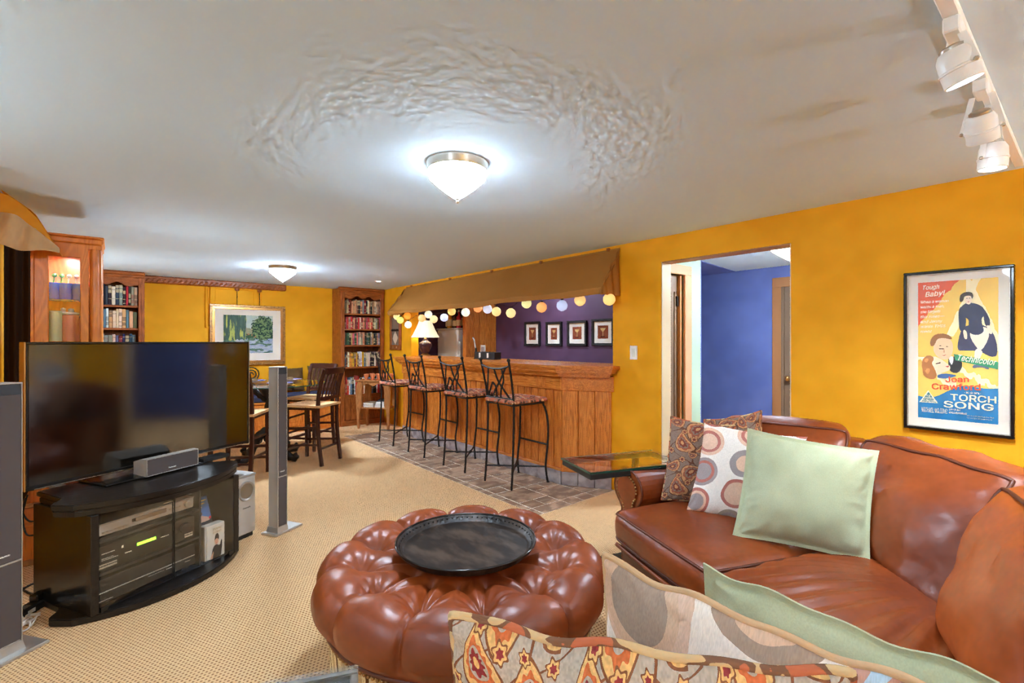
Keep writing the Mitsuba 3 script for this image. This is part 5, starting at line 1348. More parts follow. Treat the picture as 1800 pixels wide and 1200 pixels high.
solo(t, cloth(lambda u, v: np.stack([XL + .02 + .30 * u, 5.45 + .018 * np.sin(u * 24), .01 + (CEIL - .02) * v], -1), 60, 4, .006), 'dark_brown_cloth', True)
la_ = thing('window_awning', 'golden cloth awning with ragged beige valance at the left wall', 'awning')
prof = chaikin([(XL, 2.12), (-.475, 2.125), (-.345, 2.02), (-.29, 1.91), (-.235, 1.80), (-.262, 1.835), (-.27, 1.868), (-.295, 1.875), (-.30, 1.905), (-.325, 1.91), (-.345, 1.945), (XL, 1.985)], 1)
A(la_, 'end_panel', wall_xz(Polygon(prof), 3.80, 3.805), 'wall_gold' if False else 'awning_gold')
def inner(u, v):
    x = XL + (-.24 - XL) * u
    zt = 1.998 - .175 * np.clip((u - .6) / .4, 0, 1) ** 1.2
    zb = 1.818 - .015 * u + .006 * np.sin(u * 17)
    return np.stack([x, 3.79 - .03 * v + .012 * np.sin(u * 30 + v * 2) * (1 - v * .5), zt * (1 - v) + zb * v - .006 * np.sin(u * 11)], -1)
A(la_, 'valance', cloth(inner, 60, 10, .004), 'awning_beige', True)
def slope(u, v):
    k = np.interp(v, [0, .35, .7, 1], [0, 1, 2, 3]); xs = np.interp(k, [0, 1, 2, 3], [-.475, -.345, -.29, -.235]); zs = np.interp(k, [0, 1, 2, 3], [2.125, 2.02, 1.91, 1.80])
    return np.stack([xs + .0 * u, 3.805 + .115 * u, zs], -1)
A(la_, 'front_slope', cloth(slope, 6, 14, .004), 'awning_gold', True)

# ---------------------------------------------------------------- ceiling lights and added fill lamps
def dome(x, y, label, rad, r=.145, power=1.0, z=CEIL):
    t = thing('ceiling_light', label, 'ceiling light', 'flush ceiling lights')
    A(t, 'mounting_ring', lathe([(0, 0), (r, 0), (r, -.008), (r * .985, -.012), (r * .97, -.03), (r * .955, -.036), (r * .93, -.036), (r * .93, -.01), (0, -.01)], 48), 'nickel', 30, M=mat4((x, y, z - .001)))
    for nm, pf_, k_ in (('glass_collar', [(r * .90, -.034), (r * .92, -.034), (r * .935, -.045), (r * .93, -.062), (r * .905, -.072), (r * .88, -.072)], .3), ('glass_bowl', [(r * .88, -.0725), (r * .905, -.0725), (r * .55, -.118), (r * .2, -.156), (.012, -.166), (0, -.166), (0, -.160), (r * .18, -.15), (r * .5, -.112), (r * .86, -.0735)], 1.0)):
        d = P(lathe(pf_, 48), 'vgloss', True, color=(250, 248, 244))
        d['emitter'] = {'type': 'area', 'radiance': rgb(WARM * rad * k_), 'sampling_weight': 4.0 * k_}
        A(t, nm, d, M=mat4((x, y, z - .001)))
    A(t, 'finial', lathe([(0, -.164), (.010, -.164), (.006, -.172), (.008, -.178), (.005, -.186), (0, -.188)], 16), 'nickel', 30, M=mat4((x, y, z - .001)))
dome(1.245, 1.915, 'lit glass dome ceiling light with nickel ring above the ottoman', DOME_L)
dome(1.45, 5.77, 'lit glass dome ceiling light above the glass dining table', DOME_L * 2.1)
dome(-.95, .55, 'added unseen dome ceiling light behind the camera at the television side', DOME_L * .5)  # added out of view to light the near half of the room
dome(1.2, -1.2, 'added unseen dome ceiling light behind the sofa', DOME_L * .5)  # another added dome, behind the viewer, for general fill
dome(4.35, 1.62, 'lit glass dome ceiling light in the blue hall', HALL_L, .17)
dome(3.98, 4.4, 'unseen dome ceiling light behind the awning, lighting the bar room', HALL_L * .4, .12)  # hidden by the awning, placed to light the bar room
def fill_uplight(x, y, label, zt=1.32, pw=1.0):  # added fill lamp, kept out of view, brightens the ceiling
    t = thing('floor_lamp', label, 'added fill lamp')
    A(t, 'base', lathe([(0, 0), (.15, 0), (.15, .012), (.03, .03), (0, .03)], 32), 'black_matt', 30, M=mat4((x, y, .001)))
    A(t, 'pole', tube([(x, y, .03), (x, y, zt)], .012, 10), 'black_matt', 30)
    A(t, 'bowl', lathe([(0, zt), (.03, zt), (.12, zt + .05), (.18, zt + .13), (.176, zt + .132), (.115, zt + .06), (0, zt + .02)], 32), 'black_matt', 30, M=mat4((x, y, 0)))
    d = P(lathe([(0, zt + .08), (.11, zt + .08), (.11, zt + .084), (0, zt + .084)], 24), 'vcol', False, color=(255, 255, 255))
    d['emitter'] = {'type': 'area', 'radiance': rgb(COOL * FILL_L * pw), 'sampling_weight': 4.0}
    A(t, 'lamp_disc', d, M=mat4((x, y, 0)))
fill_uplight(-1.3, -.9, 'added black fill uplight behind the camera near the pale wall')  # added fill for the near ceiling, never in view
fill_uplight(2.6, -1.3, 'added black fill uplight behind the sofa corner', 1.32, .7)  # extra uplight out of view, fills the ceiling over the sofa
fill_uplight(.2, -1.7, 'added black fill uplight against the rear wall behind the camera', 1.32, 1.5)  # added behind the viewer to even out the ceiling
fill_uplight(-.30, 6.2, 'added black fill uplight hidden behind the display cabinet', 1.0, .14)  # hidden by the cabinet, added to brighten the far ceiling
fill_uplight(.42, 4.25, 'added black fill uplight hidden behind the television', .95, .09)  # hidden by the screen, added to fill the middle of the ceiling
fill_uplight(-1.5, 2.0, 'added black fill uplight beside the pale wall next to the tower speaker', 1.32, .55)  # out of view, added to fill the television side
t = thing('recessed_light', 'small recessed spotlight in the ceiling near the corner bookcase', 'recessed light')
A(t, 'trim_ring', lathe([(.03, 0), (.05, 0), (.05, -.004), (.03, -.006)], 24), 'track_white', 30, M=mat4((2.83, 6.345, CEIL - .0005)))
A(t, 'lens', glow(lathe([(0, -.003), (.03, -.003), (.03, -.001), (0, -.001)], 24), WARM * 14, w=.3), M=mat4((2.83, 6.345, CEIL - .0005)))

tk = thing('track_light', 'white ceiling track with three lit spot heads above the sofa', 'track light')
A(tk, 'track_rail', box(.6, 3.25, .218, .252, CEIL - .022, CEIL - .001, .003), 'track_white')
def head(x, y, z, aim, power=1.0):
    aim = np.array(aim, float) - (x, y, z); aim /= np.linalg.norm(aim)
    h = A(tk, 'head', (lambda m: (m.apply_transform(frame((x, y, z), np.cross([0, 0, 1], -aim), np.cross(-aim, np.cross([0, 0, 1], -aim)), -aim)), m)[1])(lathe([(0, .05), (.030, .05), (.038, .035), (.040, .004), (.0425, .002), (.0425, -.002), (.040, -.004), (.040, -.034), (.036, -.036), (.036, -.024), (0, -.024)], 32)), 'track_white', 30)
    A(h, 'bulb_face', glow(lathe([(0, -.027), (.035, -.027), (.035, -.0245), (0, -.0245)], 24), WARM * 26, w=.3), M=frame((x, y, z), np.cross([0, 0, 1], -aim), np.cross(-aim, np.cross([0, 0, 1], -aim)), -aim))
    side_ = np.cross(aim, [0, 0, 1]); side_ /= np.linalg.norm(side_)
    top = np.array([x, .235, CEIL - .06])
    for s in (1, -1):
        A(h, 'yoke_arm', bar(np.array([x, y, z]) + side_ * .046 * s, top + side_ * .022 * s, .018, .003, aim), 'track_white')
        A(h, 'yoke_screw', trimesh.creation.icosphere(1, .006), 'nickel', True, M=mat4(np.array([x, y, z]) + side_ * .048 * s))
    A(tk, 'adapter', box(x - .045, x + .045, .218, .252, CEIL - .062, CEIL - .0225, .004), 'track_white')
    A(h, 'cooling_ring', (lambda m: (m.apply_transform(frame((x, y, z), np.cross([0, 0, 1], -aim), np.cross(-aim, np.cross([0, 0, 1], -aim)), -aim)), m)[1])(lathe([(.0, .0505), (.026, .0505), (.026, .058), (.02, .062), (0, .062)], 24)), 'nickel', 30)
    L = SPOT_I * power
    scene[f'spot_{len([k for k in scene if k.startswith("spot_")])}'] = {'type': 'spot', 'intensity': rgb(WARM * np.array([1, .95, .85]) * L), 'cutoff_angle': 46.0, 'beam_width': 20.0,
        'to_world': TF().look_at(origin=[float(q) for q in np.array([x, y, z]) + aim * .045], target=[float(q) for q in np.array([x, y, z]) + aim], up=[0, 0, 1])}
head(1.655, .225, 1.99, (2.05, -.15, .5))
head(2.11, .235, 1.965, (3.0, .18, .45), 7.0)
head(2.36, .235, 1.935, (2.40, .30, .3))


# ---------------------------------------------------------------- poster
po = thing('film_poster', 'large film poster in a thin black frame on the yellow wall', 'poster')
py0, py1, pz0, pz1 = .258, .682, .828, 1.673
PW, PH = py1 - py0, pz1 - pz0
PMx = frame((XW - .004, py1, pz0), (0, -1, 0), (0, 0, 1), (-1, 0, 0))     # x to the right in the picture, y up, z out
for q in ((0, PW, 0, .014), (0, PW, PH - .014, PH), (0, .014, .014, PH - .014), (PW - .014, PW, .014, PH - .014)): A(po, 'frame_rail', box(q[0], q[1], q[2], q[3], 0, .036, .003), 'black_gloss', M=PMx)
for q in ((.014, PW - .014, .014, .018), (.014, PW - .014, PH - .018, PH - .014), (.014, .018, .018, PH - .018), (PW - .018, PW - .014, .018, PH - .018)): A(po, 'silver_fillet', box(q[0], q[1], q[2], q[3], .004, .030, .001), 'silver', M=PMx)
A(po, 'mat_board', box(.012, PW - .012, .012, PH - .012, .004, .010, 0), 'mat_board', M=PMx)
ix0, iy0, iw, ih = .058, .062, PW - .116, PH - .118
q = (np.array([[0, 0, 0], [iw, 0, 0], [iw, ih, 0], [0, ih, 0.0]]), np.array([[0, 1, 2], [0, 2, 3]]))
FM = PMx @ mat4((ix0, iy0, .0104))
A(po, 'print', q, 'poster_print', uv=np.array([[0, 0], [1, 0], [1, 1], [0, 1.0]]), M=FM)
def S_(pts): return [(x * iw, y * ih) for x, y in pts]
def pp_(pts, col, layer, sm=2): patch(po, 'printed_figure', S_(pts), col, FM, layer, sm)
NAVY, SKIN, HAIR = (44, 50, 78), (246, 222, 196), (60, 44, 40)
# standing figure in a dark costume with a cape
pp_([(.50, .50), (.56, .66), (.66, .68), (.86, .68), (.97, .60), (1.0, .47), (.92, .455), (.78, .50), (.60, .50)], (54, 54, 84), 1)
pp_([(.66, .64), (.68, .58), (.74, .53), (.78, .50), (.82, .51), (.87, .56), (.90, .61), (.88, .66), (.78, .67)], SKIN, 2)
pp_([(.73, .52), (.72, .45), (.70, .40), (.76, .39), (.79, .45), (.83, .50)], SKIN, 2)
pp_([(.55, .80), (.60, .83), (.66, .84), (.78, .82), (.84, .79), (.85, .75), (.80, .72), (.82, .67), (.84, .63), (.76, .605), (.66, .62), (.65, .68), (.66, .72), (.58, .74)], NAVY, 3)
pp_([(.53, .80), (.60, .82), (.62, .74), (.62, .68), (.60, .63), (.54, .64), (.53, .72)], NAVY, 4)
pp_([(.80, .81), (.86, .77), (.91, .71), (.90, .66), (.85, .67), (.83, .74)], NAVY, 4)
pp_([(.58, .65), (.63, .64), (.64, .58), (.60, .58)], SKIN, 5); pp_([(.86, .68), (.91, .67), (.94, .61), (.89, .62)], SKIN, 5)
pp_([(.62, .83), (.60, .86), (.62, .89), (.69, .89), (.69, .84), (.66, .82)], SKIN, 5)
pp_([(.54, .87), (.56, .90), (.62, .912), (.69, .91), (.715, .88), (.69, .855), (.685, .885), (.60, .885), (.59, .85), (.55, .84)], HAIR, 6)
pp_([(.70, .40), (.70, .375), (.80, .39), (.89, .37), (.90, .385), (.80, .41)], (96, 104, 128), 4)
# couple
pp_([(.40, .38), (.40, .45), (.47, .46), (.55, .44), (.58, .40), (.54, .34), (.44, .34)], (40, 40, 44), 1)
pp_([(.22, .55), (.20, .50), (.26, .45), (.34, .43), (.42, .44), (.46, .49), (.46, .56), (.36, .61), (.27, .60)], (236, 196, 156), 2)
pp_([(.16, .57), (.22, .615), (.34, .625), (.44, .60), (.45, .575), (.34, .59), (.26, .585), (.235, .555), (.21, .53), (.17, .53)], (148, 96, 56), 3)
pp_([(.28, .515), (.35, .515), (.34, .508), (.28, .507)], (96, 60, 48), 3, 0); pp_([(.32, .465), (.38, .47), (.35, .46)], (190, 90, 70), 3, 0)
pp_([(.16, .43), (.20, .46), (.30, .44), (.38, .41), (.43, .385), (.42, .36), (.34, .34), (.26, .33), (.18, .34), (.15, .38)], (248, 214, 180), 4)
pp_([(.06, .36), (.05, .41), (.08, .445), (.14, .465), (.20, .455), (.22, .43), (.18, .41), (.22, .37), (.26, .32), (.22, .285), (.12, .295), (.07, .32)], (182, 112, 56), 5)
pp_([(.26, .32), (.34, .335), (.45, .33), (.52, .32), (.36, .295), (.26, .30)], (60, 96, 150), 3)
pp_([(.24, .405), (.30, .415), (.30, .405), (.24, .398)], (96, 60, 48), 5, 0)
pp_([(.36, .385), (.41, .392), (.40, .376)], (200, 60, 60), 5, 0)
for x, y, s in ((.635, .862, .014), (.665, .862, .014), (.30, .528, .02), (.385, .522, .018)): pp_([(x - s, y + .004), (x, y + .009), (x + s, y + .004), (x, y + .002)], (70, 44, 40), 7, 1)
pp_([(.635, .842), (.65, .846), (.667, .842), (.65, .838)], (196, 60, 56), 7, 1)
pp_([(.345, .515), (.36, .49), (.35, .482), (.335, .485)], (204, 150, 116), 5, 1)
pp_([(.40, .45), (.44, .46), (.47, .455), (.455, .40), (.43, .40)], (232, 226, 220), 2, 1)
pp_([(.08, .42), (.11, .44), (.15, .435), (.12, .405)], (216, 150, 84), 6, 1); pp_([(.09, .34), (.13, .37), (.17, .36), (.14, .32)], (216, 150, 84), 6, 1)
# banner and lettering
patch(po, 'printed_banner', S_([(.47, .475), (1.0, .425), (1.0, .375), (.49, .43)]), (50, 138, 96), FM, 6, 0)
def pl(s, h, x, y, col, w, slant=0., rot=0., layer=8, bold=True):
    M = FM @ mat4((x * iw, y * ih, 0), rot); lettering(po, s, h * ih, 0, 0, col, M, w * iw, slant, layer, bold)
CREAM = (252, 240, 214)
pl('Tough', .030, .05, .945, CREAM, .24, .3, .04); pl('Baby!', .034, .09, .892, CREAM, .28, .3, .08)
for i, (s, w) in enumerate((('When a woman', .38), ('wants a man,', .32), ('she forgets', .27), ('the rules—', .33), ('and Jenny', .30), ('wants THIS', .34), ('man!', .16))): pl(s, .019, .03, .845 - i * .036, CREAM, w, .25, .02)
pl('Technicolor', .040, .50, .433, CREAM, .48, .2, -.155)
pl('Joan', .038, .36, .272, (226, 78, 48), .30, .0, .07); pl('Crawford', .042, .18, .215, (226, 78, 48), .62, .0, .05)
pl('· M-G-M’s ·', .014, .60, .198, CREAM, .20); pl('TORCH', .044, .42, .145, CREAM, .56); pl('SONG', .044, .33, .092, CREAM, .62)
pl('MICHAEL WILDING', .034, .05, .045, CREAM, .34, bold=False); pl('GIG YOUNG', .012, .41, .072, CREAM, .14); pl('MARJORIE RAMBEAU', .013, .41, .05, CREAM, .22)
pl('DIRECTED BY CHARLES WALTERS', .007, .63, .04, CREAM, .32, bold=False); pl('COLOR BY TECHNICOLOR', .007, .63, .025, CREAM, .30, bold=False)
patch(po, 'printed_emblem', S_([(.02, .115), (.27, .115), (.14, .205)]), CREAM, FM, 5, 0); patch(po, 'printed_emblem', S_([(.045, .12), (.245, .12), (.142, .195)]), (40, 110, 120), FM, 6, 0)
pl('FOR', .012, .11, .160, CREAM, .06); pl('GENERAL', .013, .08, .143, CREAM, .13); pl('EXHIBITION', .013, .055, .124, CREAM, .18)
q = (np.array([[.016, .016, .028], [PW - .016, .016, .028], [PW - .016, PH - .016, .028], [.016, PH - .016, .028]]), np.array([[0, 1, 2], [0, 2, 3]]))
A(po, 'glazing', q, 'pane', M=PMx)

# ---------------------------------------------------------------- sofa
so = thing('sectional_sofa', 'brown leather sectional sofa curving around the tufted ottoman', 'sofa')
def pris(poly, z0, z1, top=None):
    top = poly if top is None else top
    return [(*p, z0) for p in poly] + [(*p, z1) for p in top]
def inset(poly, d):
    p = Polygon(poly).buffer(-d, join_style=2); return p
ZS0, ZS1 = .30, .46
# cushions; corner order 000,100,110,010 in plan
seat1 = [(1.935, 1.56), (1.675, .915), (2.46, .60), (2.66, 1.34)]
seat2 = [(1.665, .89), (1.06, .60), (1.72, .08), (2.55, .60)]
seat3 = [(1.04, .60), (.46, .41), (.72, -.28), (1.58, .15)]
def seams(k, C8, r, bul, wr=.006, seed=0):
    g = np.linspace(-1, 1, 24)[:-1]
    loop = [(a, -1) for a in g] + [(1, a) for a in g] + [(-a, 1) for a in g] + [(-1, -a) for a in g]
    for s in (1, -1): A(k, 'piping', tube(puff(C8, r, bul, 20, wr, seed, 4.5, path=[(x, y, s) for x, y in loop]), .0065, 6, True), 'leather_dark', True)
def seat(poly, key, b=.035, seed=0, mat='leather'):
    m = puff(pris(poly, ZS0, ZS1), .06, (.012, .012, .012, .012, 0, b), 30, .006, seed, 4.5)
    k = A(so, key, m, mat, True)
    # piping along the upper and the lower front edges
    seams(k, pris(poly, ZS0, ZS1), .06, (.012, .012, .012, .012, 0, b), .006, seed)
seat(seat1, 'seat_cushion', .03, 3); seat(seat3, 'seat_cushion', .03, 11)
# the corner seat has creases that fan out towards its front
m = puff(pris(seat2, ZS0, ZS1 + .005), .06, (.012, .012, .012, .012, 0, .05), 96, .005, 7, 4.5)
v = m.vertices; top = np.clip((v[:, 2] - .44) / .03, 0, 1)
cen = np.array([2.25, .25]); rel = v[:, :2] - cen; an = np.arctan2(rel[:, 1], rel[:, 0]); rr_ = np.linalg.norm(rel, axis=1)
fan = np.sin(an * 52 + 2.5 * meshkit.noise(np.stack([rr_ * 3, an * 5, an * 0], 1), 4)) * np.exp(-((rr_ - .75) / .35) ** 2)
m.vertices = np.column_stack([v[:, :2], v[:, 2] + top * fan * .009])
k = A(so, 'seat_cushion', m, 'leather', True)
seams(k, pris(seat2, ZS0, ZS1 + .005), .06, (.012, .012, .012, .012, 0, .05), .005, 7)

def back(foot, top, thick, key, mat='leather', z0=.44, z1=.88, seed=0, b=.05, dz=(0, 0), wr=.008, pipe=True):
    "foot, top: two plan points each (seen from the seat: start, end) of the front face; thick: vector backwards"
    (a, b_), (c, d) = [np.array(q, float) for q in foot], [np.array(q, float) for q in top]
    t_ = np.array(thick, float)
    C8 = [(*a, z0), (*b_, z0), (*(b_ + t_), z0), (*(a + t_), z0), (*c, z1 + dz[0]), (*d, z1 + dz[1]), (*(d + t_), z1 + dz[1]), (*(c + t_), z1 + dz[0])]
    m = puff(C8, .07, (.01, .01, b, .01, 0, .025), 40, wr, seed, 5.5)
    k = A(so, key, m, mat, True)
    if pipe:
        up = [(-1, -1, z) for z in np.linspace(-.5, 1, 10)] + [(x, -1, 1) for x in np.linspace(-1, 1, 24)[1:-1]] + [(1, -1, z) for z in np.linspace(1, -.5, 10)]
        A(k, 'piping', tube(puff(C8, .07, (.01, .01, b, .01, 0, .025), 20, wr, seed, 5.5, path=up), .0065, 6), 'leather_dark', True)
    return k
back([(2.60, 1.40), (2.42, .74)], [(2.72, 1.40), (2.78, .76)], (.18, .06), 'back_cushion', z1=.855, seed=21, dz=(.0, .02))
back([(2.40, .72), (1.95, .33)], [(2.60, .70), (2.18, .17)], (.12, -.15), 'back_cushion', z1=.875, seed=23, b=.06, dz=(.0, .0), wr=.022)
back([(1.93, .325), (1.18, .05)], [(2.06, .21), (1.25, -.12)], (.07, -.2), 'back_cushion', 'leather_orange', z1=.885, seed=25, b=.07, wr=.032)
back([(1.16, .04), (.74, -.12)], [(1.22, -.13), (.80, -.29)], (.07, -.2), 'back_cushion', z1=.885, seed=27, b=.05)
# frame behind and below
def frame_piece(poly, z0, z1, key, r=.04, mat='leather'): A(so, key, puff(pris(poly, z0, z1), r, (0,) * 6, 16), mat, True)
frame_piece([(2.86, 1.50), (2.90, .74), (3.03, .74), (3.01, 1.50)], .06, .80, 'back_frame')
frame_piece([(2.72, .62), (2.30, .06), (2.42, -.05), (2.88, .54)], .06, .80, 'back_frame')
frame_piece([(2.10, .01), (.84, -.48), (.89, -.61), (2.20, -.12)], .06, .80, 'back_frame')
frame_piece([(1.965, 1.53), (1.71, .92), (2.5, .62), (2.66, 1.36)], .05, .295, 'base_rail', .03, 'leather_dark')
frame_piece([(1.69, .885), (1.08, .585), (1.62, .16), (2.46, .60)], .05, .295, 'base_rail', .03, 'leather_dark')
frame_piece([(1.05, .58), (.48, .40), (.74, -.25), (1.60, .14)], .05, .295, 'base_rail', .03, 'leather_dark')
def front_rail(a, b):
    a, b = np.array(a), np.array(b); d = (b - a) / np.linalg.norm(b - a); n_ = np.array([d[1], -d[0]])
    if n_[0] > 0: n_ = -n_
    o = n_ * .02
    for z in (.285, .10): A(so, 'front_bead', tube([(*(a + o), z), (*(b + o), z)], .010, 8), 'leather', True)
    A(so, 'wood_plinth', box(0, np.linalg.norm(b - a), -.02, .022, .03, .085, .004), 'shelf_x', M=frame((*a, 0), (*d, 0), (*(-n_), 0)))
front_rail((1.965, 1.53), (1.71, .92)); front_rail((1.69, .885), (1.08, .585))
for x, y in ((2.0, 1.5), (1.75, .93), (2.85, 1.45), (2.85, .72), (1.12, .59), (.55, .4), (.88, -.42), (2.3, .05)):
    A(so, 'foot', lathe([(0, .001), (.026, .001), (.034, .05), (.03, .06), (0, .06)], 14), 'shelf_z', 30, M=mat4((x, y, 0)))
# rolled arm at the far end, with nail heads round its front
ad = np.array([.93, -.24]); ad /= np.linalg.norm(ad); an_ = np.array([-ad[1], ad[0]])   # along the arm, outwards
a0 = np.array([2.125, 1.595]); AL = .62
def arm_xs(s=1.0):
    roll = [(.105 * math.cos(t) + .015, .51 + .095 * math.sin(t)) for t in np.linspace(-.9, math.pi + .75, 22)]
    return Polygon([(-.05, .06), (.055, .06), (.058, .40)] + roll + [(-.055, .40)]).buffer(0).buffer(-.008 * (2 - s)).buffer(.008)
AM = np.eye(4); AM[:3, 0], AM[:3, 1], AM[:3, 2], AM[:3, 3] = (*an_, 0), (0, 0, 1), (*ad, 0), (*a0, 0)
if np.linalg.det(AM[:3, :3]) < 0: AM[:3, 0] *= -1
m = ext(arm_xs(2.0), AL); A(so, 'arm', m, 'leather', 40, M=AM)
fp = arm_xs(1.0).buffer(-.028)
m = ext(fp, .012); m.apply_translation([0, 0, -.010]); k = A(so, 'arm_front', m, 'leather', 40, M=AM)
ring = fp.buffer(.004).exterior; L = ring.length
nail = trimesh.creation.icosphere(1, .0065)
for i in range(int(L / .0165)):
    q = ring.interpolate(i * .0165)
    if q.y > .12: A(k, 'nail_head', P(nail, 'button_brass', True) if i == 0 else scene[f'{k}__nail_head'], M=AM @ mat4((q.x, q.y, -.008)))
A(so, 'arm_welt', tube(np.array([(x, y, .004) for x, y in arm_xs(2.0).exterior.coords][:-1]), .006, 6, True), 'leather_dark', True, M=AM)
# low arm at the near end
frame_piece([(.47, .44), (.27, .36), (.52, -.33), (.72, -.24)], .06, .58, 'arm', .07)

# cushions on the sofa
def sofa_pillow(label, mat, BL, BR, TR, TL, T, seed, flange=0., pipe=None, wr=.004, name='throw_pillow', pinch=.07, wave=0., pr=.0055):
    t = thing(name, label, 'pillow')
    m, uv, rim = pillow(BL, BR, TR, TL, T, 46, pinch, wr, seed, flange, wave)
    A(t, 'cover', m, mat, True, uv=uv)
    if pipe: A(t, 'piping', tube(rim, pr, 8, True), pipe, True)
sofa_pillow('brown paisley pillow leaning on the rolled sofa arm', 'paisley_sofa', px(1163, 878, 2.53), px(1262, 892, 2.42), px(1292, 748, 2.50), px(1180, 732, 2.60), .055, 4, pipe='piping_woven')
sofa_pillow('brown paisley pillow lying behind the other pillows against the sofa back', 'paisley_sofa', px(1232, 880, 2.60), px(1348, 880, 2.55), px(1338, 722, 2.62), px(1238, 738, 2.72), .06, 6, pipe='piping_woven')
sofa_pillow('white pillow with rust and grey rings between the paisley and mint pillows', 'rings_fabric', px(1207, 896, 2.35), px(1352, 935, 2.16), px(1420, 768, 2.28), px(1238, 742, 2.43), .06, 8)
sofa_pillow('mint green pillow with a flat flange leaning on the corner of the sofa', 'mint_fabric', px(1287, 942, 2.05), px(1530, 992, 1.80), px(1546, 792, 1.93), px(1314, 752, 2.16), .085, 9, .09, wr=.006, pinch=.05)
def near_pillow(label, mat, TLp, TRp, h, back_, T, seed, flange=0., pipe=None, pinch=.05, zb=.49):
    TLp, TRp = np.array(TLp), np.array(TRp); u = TRp - TLp; u[2] = 0; u /= np.linalg.norm(u)
    nn_ = np.array([u[1], -u[0], 0])           # towards the camera side
    if nn_[0] > 0: nn_ = -nn_
    BLp = TLp - nn_ * back_; BRp = TRp - nn_ * back_; BLp[2] = zb; BRp[2] = zb
    sofa_pillow(label, mat, BLp, BRp, TRp, TLp, T, seed, flange, pipe, .004, pinch=pinch, wave=.008, pr=.007)
near_pillow('grey paisley pillow with corded edge in front of the large ring patterned pillow', 'paisley_near', px(793, 1084, .70), px(1500, 1190, .575), .42, .03, .075, 14, pipe='piping_woven', pinch=.04)
near_pillow('cream pillow with large taupe and blue rings behind the near paisley pillow', 'rings_fabric_near', px(1060, 978, .92), px(1660, 1225, .62), .42, .02, .08, 15, pipe='piping_tan', pinch=.04)
near_pillow('mint green flanged pillow behind the near ring patterned pillow', 'mint_fabric', px(1235, 990, 1.07), px(1800, 1215, .74), .42, .0, .06, 16, flange=.10, pinch=.03)

# ---------------------------------------------------------------- ottoman and tray
ot = thing('ottoman', 'round tufted brown leather ottoman with nail head trim and striped skirt', 'ottoman')
oc = np.array([1.105, 1.655]); R0 = .56
th0 = math.atan2(CF[1], CF[0])                       # so that tufts fall where the photo has them
NT, NR = 480, 150
prof = curve([(0, .425), (.15, .428), (.28, .438), (.38, .462), (.46, .468), (.53, .442), (.562, .395), (.568, .345), (.552, .30), (.53, .27)], NR)
pd = np.gradient(prof, axis=0); pn_ = np.stack([-pd[:, 1], pd[:, 0]], 1); pn_ /= np.linalg.norm(pn_, axis=1, keepdims=True)
pn_ *= np.where((pn_[:, 1] + pn_[:, 0] < 0)[:, None], -1, 1)
s_ = np.concatenate([[0], np.cumsum(np.linalg.norm(np.diff(prof, axis=0), axis=1))])
ths = np.arange(NT) * 2 * np.pi / NT
TH_, S2 = np.meshgrid(ths, s_, indexing='ij')
U, V = S2 * np.cos(TH_), S2 * np.sin(TH_)
def seg(px_, py_, a, b):
    ab = b - a; t = np.clip(((px_ - a[0]) * ab[0] + (py_ - a[1]) * ab[1]) / (ab @ ab), 0, 1)
    return np.hypot(px_ - a[0] - t * ab[0], py_ - a[1] - t * ab[1])
disp = np.zeros_like(U)
ring2 = [np.array([.385 * math.cos(q), .385 * math.sin(q)]) for q in th0 + np.radians(15 + 30 * np.arange(12))]
ring1 = [np.array([.20 * math.cos(q), .20 * math.sin(q)]) for q in th0 + np.radians(30 * np.arange(12))]
for q in ring2: disp -= .058 * np.exp(-(np.hypot(U - q[0], V - q[1]) / .045) ** 1.2) + .022 * np.exp(-(np.hypot(U - q[0], V - q[1]) / .11) ** 2)
for q in ring1: disp -= .04 * np.exp(-(np.hypot(U - q[0], V - q[1]) / .045) ** 1.3)
cre = np.zeros_like(U)
for i in range(12):
    q = ring2[i]; e = q / np.linalg.norm(q)
    d_ = seg(U, V, q, e * .70); cre = np.maximum(cre,   .027 * np.exp(-d_ / .0075) + .020 * np.exp(-(d_ / .055) ** 2))
    for j in (i, (i + 1) % 12):
        d_ = seg(U, V, q, ring1[j]); cre = np.maximum(cre, .015 * np.exp(-d_ / .009) + .012 * np.exp(-(d_ / .04) ** 2))
fade = np.clip((s_[-1] - .01 - S2) / .06, 0, 1)
# small gathers that radiate from each tuft
gat = np.zeros_like(U)
for q in ring2:
    r_, a_ = np.hypot(U - q[0], V - q[1]), np.arctan2(V - q[1], U - q[0])
    gat += .0016 * np.sin(a_ * 11 + q[0] * 40) * np.exp(-((r_ - .075) / .04) ** 2)
disp = disp - cre * fade + gat + .010 * fade
Rr, Zz = prof[:, 0][None] + pn_[:, 0][None] * disp, prof[:, 1][None] + pn_[:, 1][None] * disp
Rr[:, 0] = 0
vs = np.stack([Rr * np.cos(TH_), Rr * np.sin(TH_), Zz], -1)
i = np.arange(NT * NR).reshape(NT, NR); i2 = np.roll(i, -1, 0)
q4 = np.stack([i[:, :-1], i[:, 1:], i2[:, 1:], i2[:, :-1]], -1).reshape(-1, 4)
f = np.vstack([q4[:, [0, 1, 2]], q4[:, [0, 2, 3]]])
m = trimesh.Trimesh(vs.reshape(-1, 3), f, process=False)
bot = [(prof[-1, 0], prof[-1, 1])]
if (m.face_normals[:, 2] * m.area_faces).sum() < 0: m.invert()
A(ot, 'tufted_top', m, 'leather', True, M=mat4((*oc, 0)))
pr = [(0, .20), (.515, .20), (.522, .19), (.52, .178), (.512, .17), (.505, .10), (.50, .045), (0, .045)]
an = np.linspace(0, 1, 97)
sk = np.array([(.522, .270), (.524, .258), (.514, .15), (.508, .035)])
vv = np.concatenate([np.stack([r * np.cos(an * 2 * np.pi), r * np.sin(an * 2 * np.pi), np.full(97, z)], 1) for r, z in sk])
uvv = np.concatenate([np.stack([an, np.full(97, z)], 1) for r, z in sk])
ff = []
